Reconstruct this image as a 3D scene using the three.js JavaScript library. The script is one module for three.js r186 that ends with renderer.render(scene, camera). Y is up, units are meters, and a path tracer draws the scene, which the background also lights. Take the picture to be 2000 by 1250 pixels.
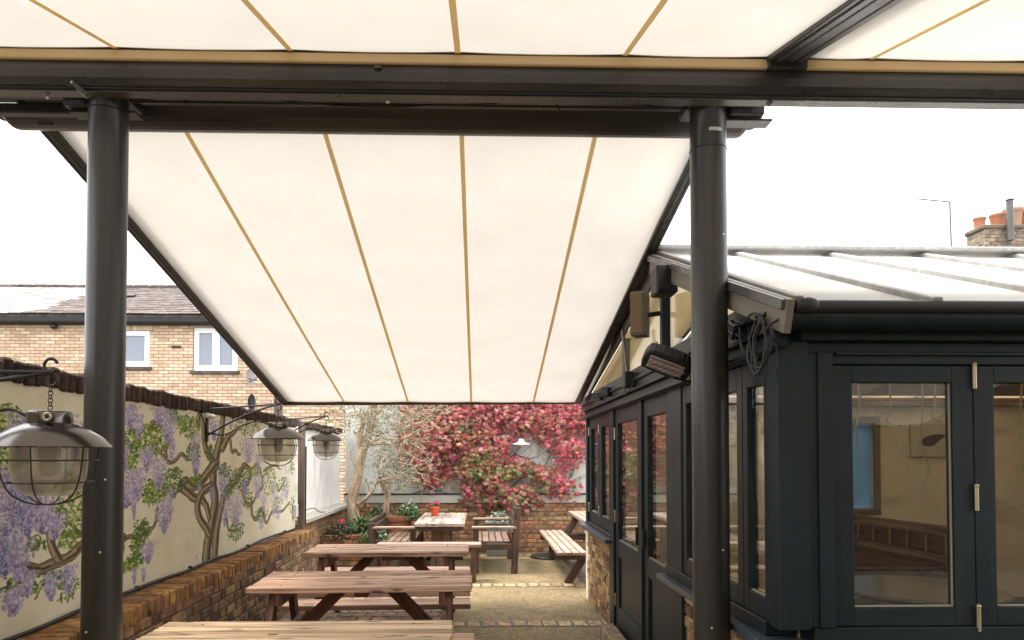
import * as THREE from 'three';
import { mergeGeometries } from 'three/addons/utils/BufferGeometryUtils.js';

// ---------------------------------------------------------------- camera, sky, sun, exposure
const R = THREE.MathUtils.degToRad, V = (x, y, z) => new THREE.Vector3(x, y, z);
const scene = new THREE.Scene();
const F = 1400, EYE = 1.62, YAW = R(1.5), PITCH = R(1.5);
const CX = 937 + F * Math.tan(YAW), CY = 893 - F * Math.tan(PITCH);
const camera = new THREE.PerspectiveCamera(2 * THREE.MathUtils.radToDeg(Math.atan(625 / F)), 1.6, 0.05, 600);
camera.position.set(0, EYE, 0);
camera.rotation.order = 'YXZ';
camera.rotation.set(PITCH, -YAW, 0);
camera.setViewOffset(2000, 1250, 1000 - CX, 625 - CY, 2000, 1250);
camera.updateMatrixWorld(true);

const renderer = new THREE.WebGLRenderer({ antialias: true });
renderer.toneMapping = THREE.LinearToneMapping;
renderer.toneMappingExposure = 3.8;
renderer.shadowMap.enabled = true;

{ // even, bright overcast sky
  const w = 128, h = 64, d = new Float32Array(w * h * 4);
  for (let j = 0; j < h; j++) for (let i = 0; i < w; i++) {
    const e = Math.max(0, Math.sin(((j + 0.5) / h - 0.5) * Math.PI)), L = 0.82 + 0.3 * e, k = (j * w + i) * 4;
    d[k] = L * 0.985; d[k + 1] = L * 0.995; d[k + 2] = L * 1.02; d[k + 3] = 1;
  }
  const t = new THREE.DataTexture(d, w, h, THREE.RGBAFormat, THREE.FloatType);
  t.mapping = THREE.EquirectangularReflectionMapping; t.magFilter = THREE.LinearFilter; t.needsUpdate = true;
  scene.background = t; scene.environment = t;
}
const sun = new THREE.DirectionalLight(0xfff4e6, 1.2);
sun.name = 'sun';
sun.position.set(-7, 16, -6.5); sun.target.position.set(-0.5, 0, -6);
sun.castShadow = true; sun.shadow.radius = 34; sun.shadow.mapSize.set(2048, 2048);
Object.assign(sun.shadow.camera, { left: -18, right: 18, top: 18, bottom: -18, near: 1, far: 60 });
scene.add(sun, sun.target);

// ---------------------------------------------------------------- helpers
function rng(seed) { let s = seed >>> 0; return () => { s = (s + 0x6d2b79f5) >>> 0; let t = s; t = Math.imul(t ^ (t >>> 15), t | 1); t ^= t + Math.imul(t ^ (t >>> 7), t | 61); return ((t ^ (t >>> 14)) >>> 0) / 4294967296; }; }
const RND = rng(12345), rr = (a, b, r = RND) => a + (b - a) * r(), pick = (a, r = RND) => a[Math.floor(r() * a.length)];
function ray(px, py) { return V((px - CX) / F, -(py - CY) / F, -1).applyEuler(camera.rotation); }
const onX = (px, py, X) => { const r = ray(px, py); return r.multiplyScalar(X / r.x).add(camera.position); };
const onY = (px, py, Y) => { const r = ray(px, py); return r.multiplyScalar((Y - EYE) / r.y).add(camera.position); };
const onZ = (px, py, Z) => { const r = ray(px, py); return r.multiplyScalar(Z / r.z).add(camera.position); };

const used = new Map();
function numbered(n) { const k = used.get(n) ?? 0; used.set(n, k + 1); return k ? n + '_' + String(k).padStart(3, '0') : n; }
function tag(o, label, category, group, kind) { if (label) o.userData.label = label; if (category) o.userData.category = category; if (group) o.userData.group = group; if (kind) o.userData.kind = kind; return o; }
function thing(name, label, category, pos = [0, 0, 0], turn = 0, group) {
  const o = new THREE.Group(); o.name = numbered(name); o.position.set(...pos); o.rotation.y = turn; scene.add(o);
  return tag(o, label, category, group);
}
function mesh(name, geo, mat, parent, pos, rot) {
  const m = new THREE.Mesh(geo, mat); m.name = parent === scene ? numbered(name) : name;
  if (pos) Array.isArray(pos) ? m.position.set(...pos) : m.position.copy(pos);
  if (rot) m.rotation.set(...rot);
  parent.add(m); return m;
}
function sub(name, parent, pos) { const g = new THREE.Group(); g.name = name; if (pos) g.position.set(...pos); parent.add(g); return g; }

// chamfered box, uv in metres with u along the longer side of each face
const boxCache = new Map();
function cbox(w, h, d, c = 0.003, du = 0, dv = 0) {
  const key = [w, h, d, c, du, dv].map((x) => x.toFixed(4)).join();
  if (boxCache.has(key)) return boxCache.get(key);
  const H = [w / 2, h / 2, d / 2]; c = Math.min(c, ...H.map((x) => x * 0.45));
  const pos = [], nor = [], uv = [], S = [-1, 1];
  const pt = (axis, s) => s.map((q, i) => q * (i === axis ? H[i] : H[i] - c));
  const A = V(), B = V(), C = V(), n = V();
  function tri(a, b, cc) {
    A.fromArray(a); B.fromArray(b); C.fromArray(cc);
    n.crossVectors(B.clone().sub(A), C.clone().sub(A)).normalize();
    if (n.dot(A.clone().add(B).add(C)) < 0) { n.negate();[b, cc] = [cc, b]; }
    const ab = n.toArray().map(Math.abs), ax = ab.indexOf(Math.max(...ab)), o = [0, 1, 2].filter((i) => i !== ax);
    if (H[o[0]] < H[o[1]]) o.reverse();
    for (const p of [a, b, cc]) { pos.push(...p); nor.push(n.x, n.y, n.z); uv.push(p[o[0]] + du, p[o[1]] + dv + ax * 0.37); }
  }
  const quad = (a, b, cc, dd) => { tri(a, b, cc); tri(a, cc, dd); };
  for (let a = 0; a < 3; a++) { const [b, e] = [0, 1, 2].filter((i) => i !== a); for (const s of S) { const q = (x, y) => { const t = [0, 0, 0]; t[a] = s; t[b] = x; t[e] = y; return pt(a, t); }; quad(q(-1, -1), q(1, -1), q(1, 1), q(-1, 1)); } }
  if (c > 0.0005) {
    for (const [a, b] of [[0, 1], [0, 2], [1, 2]]) { const e = 3 - a - b; for (const sa of S) for (const sb of S) { const q = (ax, z) => { const t = [0, 0, 0]; t[a] = sa; t[b] = sb; t[e] = z; return pt(ax, t); }; quad(q(a, -1), q(b, -1), q(b, 1), q(a, 1)); } }
    for (const x of S) for (const y of S) for (const z of S) tri(pt(0, [x, y, z]), pt(1, [x, y, z]), pt(2, [x, y, z]));
  }
  const g = new THREE.BufferGeometry();
  g.setAttribute('position', new THREE.Float32BufferAttribute(pos, 3)); g.setAttribute('normal', new THREE.Float32BufferAttribute(nor, 3)); g.setAttribute('uv', new THREE.Float32BufferAttribute(uv, 2));
  boxCache.set(key, g); return g;
}
// box given by its limits
function lim(name, x0, x1, y0, y1, z0, z1, mat, parent, c = 0.003) {
  return mesh(name, cbox(Math.abs(x1 - x0), Math.abs(y1 - y0), Math.abs(z1 - z0), c, q2(RND()), q2(RND())), mat, parent, [(x0 + x1) / 2, (y0 + y1) / 2, (z0 + z1) / 2]);
}
const q2 = (x) => Math.round(x * 8) / 8;
// bar of section w (sideways) x h (up) between two points
function bar(name, a, b, w, h, mat, parent, c = 0.003, up = V(0, 1, 0)) {
  a = Array.isArray(a) ? V(...a) : a; b = Array.isArray(b) ? V(...b) : b;
  const x = b.clone().sub(a), L = x.length(); x.normalize();
  const z = x.clone().cross(up).normalize(), y = z.clone().cross(x).normalize();
  const m = mesh(name, cbox(L, h, w, c, q2(RND()), q2(RND())), mat, parent, a.clone().add(b).multiplyScalar(0.5));
  m.quaternion.setFromRotationMatrix(new THREE.Matrix4().makeBasis(x, y, z)); return m;
}
// tube with changing radius through points [x,y,z,r]
function taper(pts, radial = 7, steps = 5) {
  const curve = new THREE.CatmullRomCurve3(pts.map((p) => V(p[0], p[1], p[2]))), n = (pts.length - 1) * steps;
  const fr = curve.computeFrenetFrames(n, false), pos = [], nor = [], uv = [], idx = []; let len = 0, last = null;
  for (let i = 0; i <= n; i++) {
    const u = i / n, p = curve.getPoint(u), k = Math.min(pts.length - 2, Math.floor(u * (pts.length - 1))), f = u * (pts.length - 1) - k, r = pts[k][3] * (1 - f) + pts[k + 1][3] * f;
    if (last) len += p.distanceTo(last); last = p;
    for (let j = 0; j <= radial; j++) {
      const a = (j / radial) * Math.PI * 2, v = fr.normals[i].clone().multiplyScalar(Math.cos(a)).addScaledVector(fr.binormals[i], Math.sin(a));
      pos.push(p.x + v.x * r, p.y + v.y * r, p.z + v.z * r); nor.push(v.x, v.y, v.z); uv.push(len, (j / radial) * 6.28 * Math.max(r, 0.01));
    }
  }
  const q = radial + 1; for (let i = 0; i < n; i++) for (let j = 0; j < radial; j++) { const a = i * q + j; idx.push(a, a + 1, a + q, a + 1, a + q + 1, a + q); }
  const g = new THREE.BufferGeometry(); g.setAttribute('position', new THREE.Float32BufferAttribute(pos, 3)); g.setAttribute('normal', new THREE.Float32BufferAttribute(nor, 3)); g.setAttribute('uv', new THREE.Float32BufferAttribute(uv, 2)); g.setIndex(idx);
  return g;
}
const wire = (pts, r, radial = 6, steps = 6) => taper(pts.map((p) => [...(p.isVector3 ? p.toArray() : p), r]), radial, steps);
const lathe = (pts, n = 40) => new THREE.LatheGeometry(pts.map((p) => new THREE.Vector2(p[0], p[1])), n);
// profile [[a,b]...] in the (y,z) plane swept along x from x0 to x1
function sweepX(prof, x0, x1, bevel = 0) {
  const s = new THREE.Shape(prof.map((p) => new THREE.Vector2(-p[1], p[0])));
  const g = new THREE.ExtrudeGeometry(s, { depth: x1 - x0 - 2 * bevel, bevelEnabled: bevel > 0, bevelSize: bevel, bevelThickness: bevel, bevelSegments: 3, curveSegments: 10 });
  g.rotateY(Math.PI / 2); g.translate(x0 + bevel, 0, 0); return g;
}
function tint(g, col) { const n = g.attributes.position.count, a = new Float32Array(n * 3); for (let i = 0; i < n; i++) { a[i * 3] = col.r; a[i * 3 + 1] = col.g; a[i * 3 + 2] = col.b; } g.setAttribute('color', new THREE.BufferAttribute(a, 3)); return g; }

// ---------------------------------------------------------------- procedural textures
function lattice(seed, P) { const r = rng(seed), t = new Float32Array(P * P); for (let i = 0; i < t.length; i++) t[i] = r(); return t; }
function noiseFn(seed) {
  const maps = new Map();
  return (u, v, fx, fy = fx) => {
    const key = fx * 4096 + fy; let t = maps.get(key);
    if (!t) { const r = rng(seed + key); t = new Float32Array(fx * fy); for (let i = 0; i < t.length; i++) t[i] = r(); maps.set(key, t); }
    const x = u * fx, y = v * fy, x0 = Math.floor(x), y0 = Math.floor(y); let a = x - x0, b = y - y0; a = a * a * (3 - 2 * a); b = b * b * (3 - 2 * b);
    const X0 = ((x0 % fx) + fx) % fx, Y0 = ((y0 % fy) + fy) % fy, X1 = (X0 + 1) % fx, Y1 = (Y0 + 1) % fy;
    return (t[Y0 * fx + X0] * (1 - a) + t[Y0 * fx + X1] * a) * (1 - b) + (t[Y1 * fx + X0] * (1 - a) + t[Y1 * fx + X1] * a) * b;
  };
}
function fbm(n, u, v, f, oct, fy = f) { let s = 0, a = 0.5, t = 0; for (let i = 0; i < oct; i++) { s += a * n(u, v, f << i, fy << i); t += a; a *= 0.55; } return s / t; }
const cl = (x) => Math.max(0, Math.min(255, x));
function dataTex(w, h, fn, srgb, rx, ry) {
  const d = new Uint8Array(w * h * 4);
  for (let j = 0; j < h; j++) for (let i = 0; i < w; i++) { const c = fn((i + 0.5) / w, (j + 0.5) / h), k = (j * w + i) * 4; if (Array.isArray(c)) { d[k] = cl(c[0] * 255); d[k + 1] = cl(c[1] * 255); d[k + 2] = cl(c[2] * 255); } else d[k] = d[k + 1] = d[k + 2] = cl(c * 255); d[k + 3] = 255; }
  const t = new THREE.DataTexture(d, w, h); t.wrapS = t.wrapT = THREE.RepeatWrapping; t.magFilter = THREE.LinearFilter; if (srgb) t.colorSpace = THREE.SRGBColorSpace;
  t.repeat.set(rx, ry); t.needsUpdate = true; return t;
}
const N = noiseFn(77), N2 = noiseFn(9001);
const T = {};
{ // weathered timber: streaks along u, knots
  const knots = []; const r = rng(5); for (let i = 0; i < 16; i++) knots.push([r(), r(), 0.006 + 0.012 * r()]);
  const grain = (u, v) => {
    let w = 0, k = 0;
    for (const [a, b, s] of knots) { const dx = (((u - a + 1.5) % 1) - 0.5) / 2.2, dy = (((v - b + 1.5) % 1) - 0.5) * 0.5, q = Math.hypot(dx, dy) / s; w += Math.exp(-q * q * 0.35) * 0.05 * Math.sign(dy || 1); k = Math.max(k, Math.exp(-q * q * 1.4)); }
    const vv = v + w + 0.02 * N(u, v, 3, 3);
    const fine = fbm(N, u, vv, 4, 3, 96), broad = fbm(N2, u, vv, 2, 3, 16), ring = 0.5 + 0.5 * Math.sin(vv * 150 + 10 * broad);
    return [fine, broad, ring, k];
  };
  T.wood = dataTex(1024, 512, (u, v) => { const [f, b, g, k] = grain(u, v), m = N2(u, v, 6, 10); const wth = Math.max(0, fbm(N2, u + 0.4, v + 0.2, 3, 4, 9) - 0.48) * 1.6, ring2 = N(u, v, 5, 4); const L = (ring2 > 0.8 ? 0.93 : 1) * (0.46 + 0.36 * f + 0.36 * b + 0.07 * g - 0.1 * (m > 0.62 ? 1 : 0) * (m - 0.62) * 5) * (1 - 0.55 * k); return [L * (1 - 0.08 * wth), L * (0.965 - 0.05 * k + 0.03 * (b - 0.5)), L * (0.94 - 0.08 * k + 0.06 * (b - 0.5) + 0.1 * wth)]; }, true, 0.6, 2.2);
  T.woodBump = dataTex(1024, 512, (u, v) => { const [f, b, g, k] = grain(u, v); return 0.4 * f + 0.25 * b + 0.25 * g - 0.2 * k; }, false, 0.6, 2.2);
}
T.brick = dataTex(512, 512, (u, v) => { const a = fbm(N, u, v, 5, 5), b = fbm(N2, u, v, 9, 4), s = N(u, v, 160), p = N2(u, v, 60); let L = 0.52 + 0.5 * a; if (p > 0.86) L *= 0.7; if (s > 0.9) L *= 1.12; const soot = Math.max(0, b - 0.56) * 2.1; L *= 1 - soot * 0.7; return [L, L * (0.97 + 0.06 * (b - 0.5)), L * (0.95 + 0.1 * (b - 0.5))]; }, true, 2.3, 2.3);
T.brickBump = dataTex(512, 512, (u, v) => 0.5 * fbm(N, u, v, 8, 5) + 0.3 * N2(u, v, 120) + (N2(u, v, 40) > 0.84 ? -0.25 : 0), false, 2.3, 2.3);
T.aggregate = dataTex(1024, 1024, (u, v) => { const a = fbm(N, u, v, 4, 5), s = N2(u, v, 220), s2 = N(u, v, 130), s3 = N(u, v, 300), st = fbm(N2, u, v, 14, 4); let L = 0.62 + 0.2 * a; if (s > 0.7) L *= 1.25; if (s < 0.24) L *= 0.7; if (s2 > 0.84) L *= 1.2; if (s3 < 0.2) L *= 0.82; if (st > 0.62) L *= 0.9; const gr = Math.max(0, fbm(N, u + 0.3, v + 0.6, 10, 4) - 0.52) * 1.2; return [L * (1 - 0.1 * gr), L * (0.955 + 0.01 * gr), L * (0.9 - 0.2 * gr)]; }, true, 0.55, 0.55);
T.aggBump = dataTex(512, 512, (u, v) => 0.5 * N2(u, v, 220) + 0.3 * N(u, v, 130) + 0.2 * fbm(N, u, v, 6, 3), false, 0.55, 0.55);
T.plaster = dataTex(512, 512, (u, v) => { const a = fbm(N, u, v, 3, 5), b = fbm(N2, u, v, 12, 4); let L = 0.84 + 0.16 * a + 0.06 * (b - 0.5); const st = Math.max(0, fbm(N2, u, v, 10, 4, 3) - 0.6) * 1.5; L *= 1 - 0.35 * st; return [L, L * (0.99 - 0.03 * st), L * (0.975 - 0.06 * st)]; }, true, 0.5, 0.5);
T.plasterBump = dataTex(512, 512, (u, v) => 0.6 * fbm(N, u, v, 10, 5) + 0.4 * N2(u, v, 90), false, 0.8, 0.8);
T.paint = dataTex(512, 512, (u, v) => { const a = fbm(N, u, v, 2, 5, 24), b = fbm(N2, u, v, 5, 5), s = N2(u, v, 90); let L = 0.72 + 0.22 * a + 0.2 * b; if (s > 0.955) L *= 1.5; return [L, L, L]; }, true, 0.9, 0.9);
T.paintBump = dataTex(512, 512, (u, v) => 0.55 * fbm(N, u, v, 2, 4, 40) + 0.3 * fbm(N2, u, v, 8, 4), false, 0.9, 0.9);
T.fabric = dataTex(512, 512, (u, v) => { const a = fbm(N, u, v, 3, 4), w = 0.5 + 0.25 * Math.sin(u * 6.2832 * 128) + 0.25 * Math.sin(v * 6.2832 * 128); const L = 0.93 + 0.05 * a + 0.03 * w; return [L, L * (0.995 + 0.006 * a), L * (0.985 + 0.02 * a)]; }, true, 1.2, 1.2);
T.bark = dataTex(256, 512, (u, v) => { const a = fbm(N, u, v, 6, 5, 14), b = fbm(N2, u, v, 3, 4); const L = 0.45 + 0.5 * a + 0.2 * (b - 0.5); return [L, L * 0.96, L * 0.9]; }, true, 2, 3);
T.barkBump = dataTex(256, 512, (u, v) => fbm(N, u, v, 6, 5, 14), false, 2, 3);
T.scuff = dataTex(512, 512, (u, v) => 0.55 + 0.5 * fbm(N, u, v, 5, 5) - (N2(u, v, 70) > 0.9 ? 0.12 : 0), false, 1.3, 1.3);
T.powder = dataTex(512, 512, (u, v) => { const a = fbm(N, u, v, 3, 5), b = fbm(N2, u, v, 24, 4, 2), s = N(u, v, 150), d = N2(u, v, 90, 5); let L = 0.7 + 0.28 * a + 0.16 * (b - 0.5); if (s > 0.955) L *= 1.45; if (d > 0.82) L *= 1.12; return [L, L * 0.99, L * 0.97]; }, true, 1, 1);

// ---------------------------------------------------------------- materials (linear base colours)
const rgb = (r, g, b) => new THREE.Color().setRGB(r, g, b);
const std = (c, o = {}) => new THREE.MeshPhysicalMaterial({ color: c.isColor ? c : rgb(...c), roughness: 0.8, ...o });
const woodMat = (c, rough = 0.78) => std(c, { map: T.wood, bumpMap: T.woodBump, bumpScale: 0.004, roughness: rough });
const M = {
  paint: std([0.016, 0.026, 0.031], { map: T.paint, bumpMap: T.paintBump, bumpScale: 0.0015, roughness: 0.45, specularIntensity: 0.55 }),
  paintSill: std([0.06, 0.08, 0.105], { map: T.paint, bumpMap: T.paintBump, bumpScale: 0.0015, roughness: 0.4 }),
  barge: std([0.2, 0.175, 0.14], { map: T.paint, bumpMap: T.paintBump, bumpScale: 0.002, roughness: 0.6 }),
  alu: std([0.06, 0.057, 0.052], { specularIntensity: 0.7, map: T.powder, roughness: 0.42, roughnessMap: T.scuff }),
  aluLight: std([0.1, 0.098, 0.095], { map: T.powder, roughness: 0.4, roughnessMap: T.scuff }),
  barLight: std([0.42, 0.42, 0.42], { map: T.powder, roughness: 0.5 }),
  blind: std([0.9, 0.79, 0.61], { map: T.fabric, roughness: 1, transmission: 0.55, thickness: 0, specularIntensity: 0 }),
  aluGroove: std([0.012, 0.011, 0.01], { roughness: 0.7 }),
  silver: std([0.55, 0.56, 0.56], { roughness: 0.35, metalness: 0.7 }),
  fabric: std([0.84, 0.802, 0.735], { map: T.fabric, roughness: 1, transmission: 0.215, thickness: 0, specularIntensity: 0 }),
  seam: std([0.86, 0.66, 0.34], { roughness: 1, transmission: 0.3, thickness: 0, specularIntensity: 0 }),
  valance: std([0.84, 0.64, 0.37], { map: T.fabric, roughness: 1, transmission: 0.35, thickness: 0, specularIntensity: 0 }),
  glass: std([0.96, 0.98, 0.97], { transmission: 1, thickness: 0, roughness: 0.015, ior: 1.52 }),
  polycarb: std([0.95, 0.95, 0.93], { transmission: 0.75, thickness: 0, roughness: 1, specularIntensity: 0.4 }),
  jar: std([0.86, 0.84, 0.79], { transmission: 0.86, thickness: 0, roughness: 0.3, map: T.plaster }),
  bronze: std([0.13, 0.116, 0.105], { roughness: 0.2, metalness: 0.9 }),
  iron: std([0.018, 0.017, 0.017], { roughness: 0.5 }),
  black: std([0.014, 0.014, 0.015], { roughness: 0.55 }),
  brass: std([0.5, 0.44, 0.3], { roughness: 0.4, metalness: 0.8 }),
  upvc: std([0.8, 0.81, 0.82], { roughness: 0.35 }),
  white: std([0.88, 0.88, 0.87], { map: T.plaster, bumpMap: T.plasterBump, bumpScale: 0.004, roughness: 0.9 }),
  backRender: std([0.62, 0.63, 0.6], { map: T.plaster, bumpMap: T.plasterBump, bumpScale: 0.006, roughness: 0.92 }),
  ledge: std([0.5, 0.5, 0.44], { map: T.plaster, bumpMap: T.woodBump, bumpScale: 0.002, roughness: 0.8 }),
  tableTop: [[0.82, 0.57, 0.43], [0.9, 0.64, 0.49], [0.72, 0.49, 0.365]].map((c) => woodMat(c)),
  tableTopYellow: [[0.88, 0.67, 0.45], [0.94, 0.73, 0.5], [0.8, 0.6, 0.4]].map((c) => woodMat(c)),
  tableLeg: [[0.26, 0.13, 0.085], [0.21, 0.108, 0.072]].map((c) => woodMat(c)),
  pale: [[0.52, 0.42, 0.34], [0.58, 0.475, 0.385]].map((c) => woodMat(c)),
  darkWood: [[0.12, 0.072, 0.048], [0.1, 0.06, 0.043]].map((c) => woodMat(c, 0.6)),
  mid: [[0.286, 0.189, 0.137], [0.325, 0.221, 0.163]].map((c) => woodMat(c)),
  bench: [[0.46, 0.33, 0.26], [0.52, 0.38, 0.3]].map((c) => woodMat(c)),
  post: woodMat([0.3, 0.24, 0.2]),
  terracotta: std([0.42, 0.17, 0.09], { map: T.plaster, bumpMap: T.plasterBump, bumpScale: 0.002, roughness: 0.85 }),
  terraPale: std([0.42, 0.25, 0.17], { map: T.plaster, bumpMap: T.plasterBump, bumpScale: 0.003, roughness: 0.9 }),
  redPot: std([0.6, 0.09, 0.035], { roughness: 0.5 }),
  greyPot: std([0.3, 0.3, 0.27], { map: T.plaster, bumpMap: T.plasterBump, bumpScale: 0.003 }),
  soil: std([0.03, 0.022, 0.016], { roughness: 1 }),
  bark: std([0.85, 0.68, 0.53], { map: T.bark, bumpMap: T.barkBump, bumpScale: 0.008, roughness: 0.9 }),
  twig: std([0.6, 0.5, 0.4], { roughness: 0.9 }),
  vine: std([0.09, 0.055, 0.045], { roughness: 0.9 }),
  leaf: std([1, 1, 1], { vertexColors: true, roughness: 0.62, transmission: 0.22, thickness: 0, side: THREE.DoubleSide }),
  petal: std([1, 1, 1], { vertexColors: true, roughness: 0.8, transmission: 0.25, thickness: 0, side: THREE.DoubleSide }),
  mortar: std([0.3, 0.26, 0.2], { map: T.plaster, bumpMap: T.plasterBump, bumpScale: 0.004 }),
  mortarDark: std([0.15, 0.12, 0.085], { map: T.plaster, bumpMap: T.plasterBump, bumpScale: 0.004 }),
  mortarHouse: std([0.34, 0.23, 0.16], { map: T.plaster }),
};
const brickMat = (c) => std(c, { map: T.brick, bumpMap: T.brickBump, bumpScale: 0.006, roughness: 0.9 });
const brickSet = (list) => ({ mats: list.map(brickMat), cols: list.map((c) => rgb(...c)), loose: std([1, 1, 1], { vertexColors: true, map: T.brick, bumpMap: T.brickBump, bumpScale: 0.006, roughness: 0.9 }) });
const houseSet = (list) => { const f = (c, o = {}) => std(c, { map: T.plaster, roughness: 0.9, ...o }); return { mats: list.map((c) => f(c)), cols: list.map((c) => rgb(...c)), loose: f([1, 1, 1], { vertexColors: true }) }; };
const BR = {
  low: brickSet([[0.48, 0.305, 0.163], [0.595, 0.386, 0.202], [0.365, 0.234, 0.144], [0.653, 0.457, 0.25], [0.269, 0.183, 0.125], [0.518, 0.295, 0.163]]),
  top: brickSet([[0.667, 0.362, 0.123], [0.754, 0.435, 0.152], [0.536, 0.283, 0.116], [0.623, 0.326, 0.116], [0.435, 0.239, 0.123]]),
  coping: brickSet([[0.085, 0.055, 0.037], [0.11, 0.067, 0.043], [0.06, 0.042, 0.031], [0.13, 0.08, 0.05]]),
  back: brickSet([[0.62, 0.34, 0.17], [0.7, 0.42, 0.2], [0.52, 0.27, 0.14], [0.66, 0.45, 0.25], [0.45, 0.26, 0.15], [0.7, 0.33, 0.16]]),
  cons: brickSet([[0.725, 0.478, 0.189], [0.812, 0.551, 0.232], [0.58, 0.334, 0.138], [0.45, 0.239, 0.123], [0.899, 0.652, 0.319], [0.29, 0.174, 0.109], [0.667, 0.362, 0.174]]),
  house: houseSet([[0.66, 0.495, 0.345], [0.72, 0.555, 0.4], [0.56, 0.4, 0.275], [0.69, 0.52, 0.37], [0.76, 0.61, 0.46], [0.62, 0.45, 0.32]]),
  paver: brickSet([[0.54, 0.435, 0.3], [0.645, 0.51, 0.345], [0.45, 0.345, 0.24], [0.585, 0.405, 0.285]]),
  sett: brickSet([[0.72, 0.56, 0.33], [0.8, 0.65, 0.4], [0.64, 0.48, 0.29], [0.76, 0.52, 0.34]]),
  stack: brickSet([[0.405, 0.345, 0.27], [0.525, 0.45, 0.36], [0.3, 0.255, 0.21], [0.45, 0.315, 0.225]]),
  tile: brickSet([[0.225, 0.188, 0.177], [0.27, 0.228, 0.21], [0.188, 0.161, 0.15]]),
  tileGlare: brickSet([[0.62, 0.62, 0.63], [0.66, 0.66, 0.67], [0.58, 0.585, 0.6]]),  // sky glare on the roof, painted as a lighter tile colour
};

// lay pieces: list of {p:Vector3, q:Quaternion, size:[w,h,d], k: colour number, c}. The ones that show largest become parts, the rest one "stuff" part.
function lay(parent, name, list, set, limit = 300, chamfer = 0.004) {
  for (const o of list) { const d = o.p.distanceTo(camera.position); o.rank = d + (o.hidden ? 1000 : 0); }
  list.sort((a, b) => a.rank - b.rank);
  const rest = [], par = V().setFromMatrixPosition(parent.matrixWorld.compose(parent.position, parent.quaternion, parent.scale));
  list.forEach((o, i) => {
    const g = cbox(...o.size, o.c ?? chamfer, q2(o.du ?? RND()), q2(RND()));
    if (i < limit) { const m = mesh(name, g, set.mats[o.k], parent, o.p.clone().sub(par)); if (o.q) m.quaternion.copy(o.q); } else {
      const h = g.clone(); h.applyMatrix4(new THREE.Matrix4().compose(o.p.clone().sub(par), o.q ?? new THREE.Quaternion(), V(1, 1, 1))); rest.push(tint(h, set.cols[o.k]));
    }
  });
  if (rest.length) mesh(name + '_rest', mergeGeometries(rest), set.loose, parent).userData.kind = 'stuff';
}
// brick courses on a face: o = lower corner, u = direction along, n = outward
function courses(o, u, n, len, height, { set, pitch = 0.225, course = 0.075, joint = 0.01, depth = 0.05, proud = 0.005, holes = [], bond = 'stretcher', jit = 0.002, seed = 1, hidden } = {}) {
  const r = rng(seed), out = [], rows = Math.round(height / course), up = V(0, 1, 0);
  const q = new THREE.Quaternion().setFromRotationMatrix(new THREE.Matrix4().makeBasis(u, up, u.clone().cross(up).normalize()));
  const ch = height / rows;
  for (let i = 0; i < rows; i++) {
    const v0 = i * ch, v1 = v0 + ch; const cuts = []; let x = i % 2 ? -pitch / 2 : 0, k = 0;
    if (bond === 'flemish') x = i % 2 ? -pitch * 0.75 : 0;
    while (x < len) { const L = bond === 'flemish' && (k++ % 2) ? pitch / 2 : pitch; cuts.push([Math.max(0, x), Math.min(len, x + L)]); x += L; }
    for (let [a, b] of cuts) {
      let segs = [[a, b]];
      for (const [h0, h1, w0, w1] of holes) if (v0 + ch / 2 > w0 && v0 + ch / 2 < w1) segs = segs.flatMap(([s, e]) => { const l = []; if (s < h0) l.push([s, Math.min(e, h0)]); if (e > h1) l.push([Math.max(s, h1), e]); return l; });
      for (const [s, e] of segs) {
        if (e - s < 0.035) continue;
        const L = Math.round((e - s - joint) * 100) / 100, p = o.clone().addScaledVector(u, (s + e) / 2 + rr(-jit, jit, r)).addScaledVector(up, (v0 + v1) / 2 + rr(-jit, jit, r) * 0.6).addScaledVector(n, proud - depth / 2 + rr(-jit, jit, r));
        const item = { p, q, size: [L, ch - joint, depth], k: Math.floor(r() * set.mats.length), du: r() };
        if (hidden && hidden(p)) item.hidden = true;
        out.push(item);
      }
    }
  }
  return out;
}
const X1 = V(1, 0, 0), Y1 = V(0, 1, 0), Z1 = V(0, 0, 1);

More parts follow.
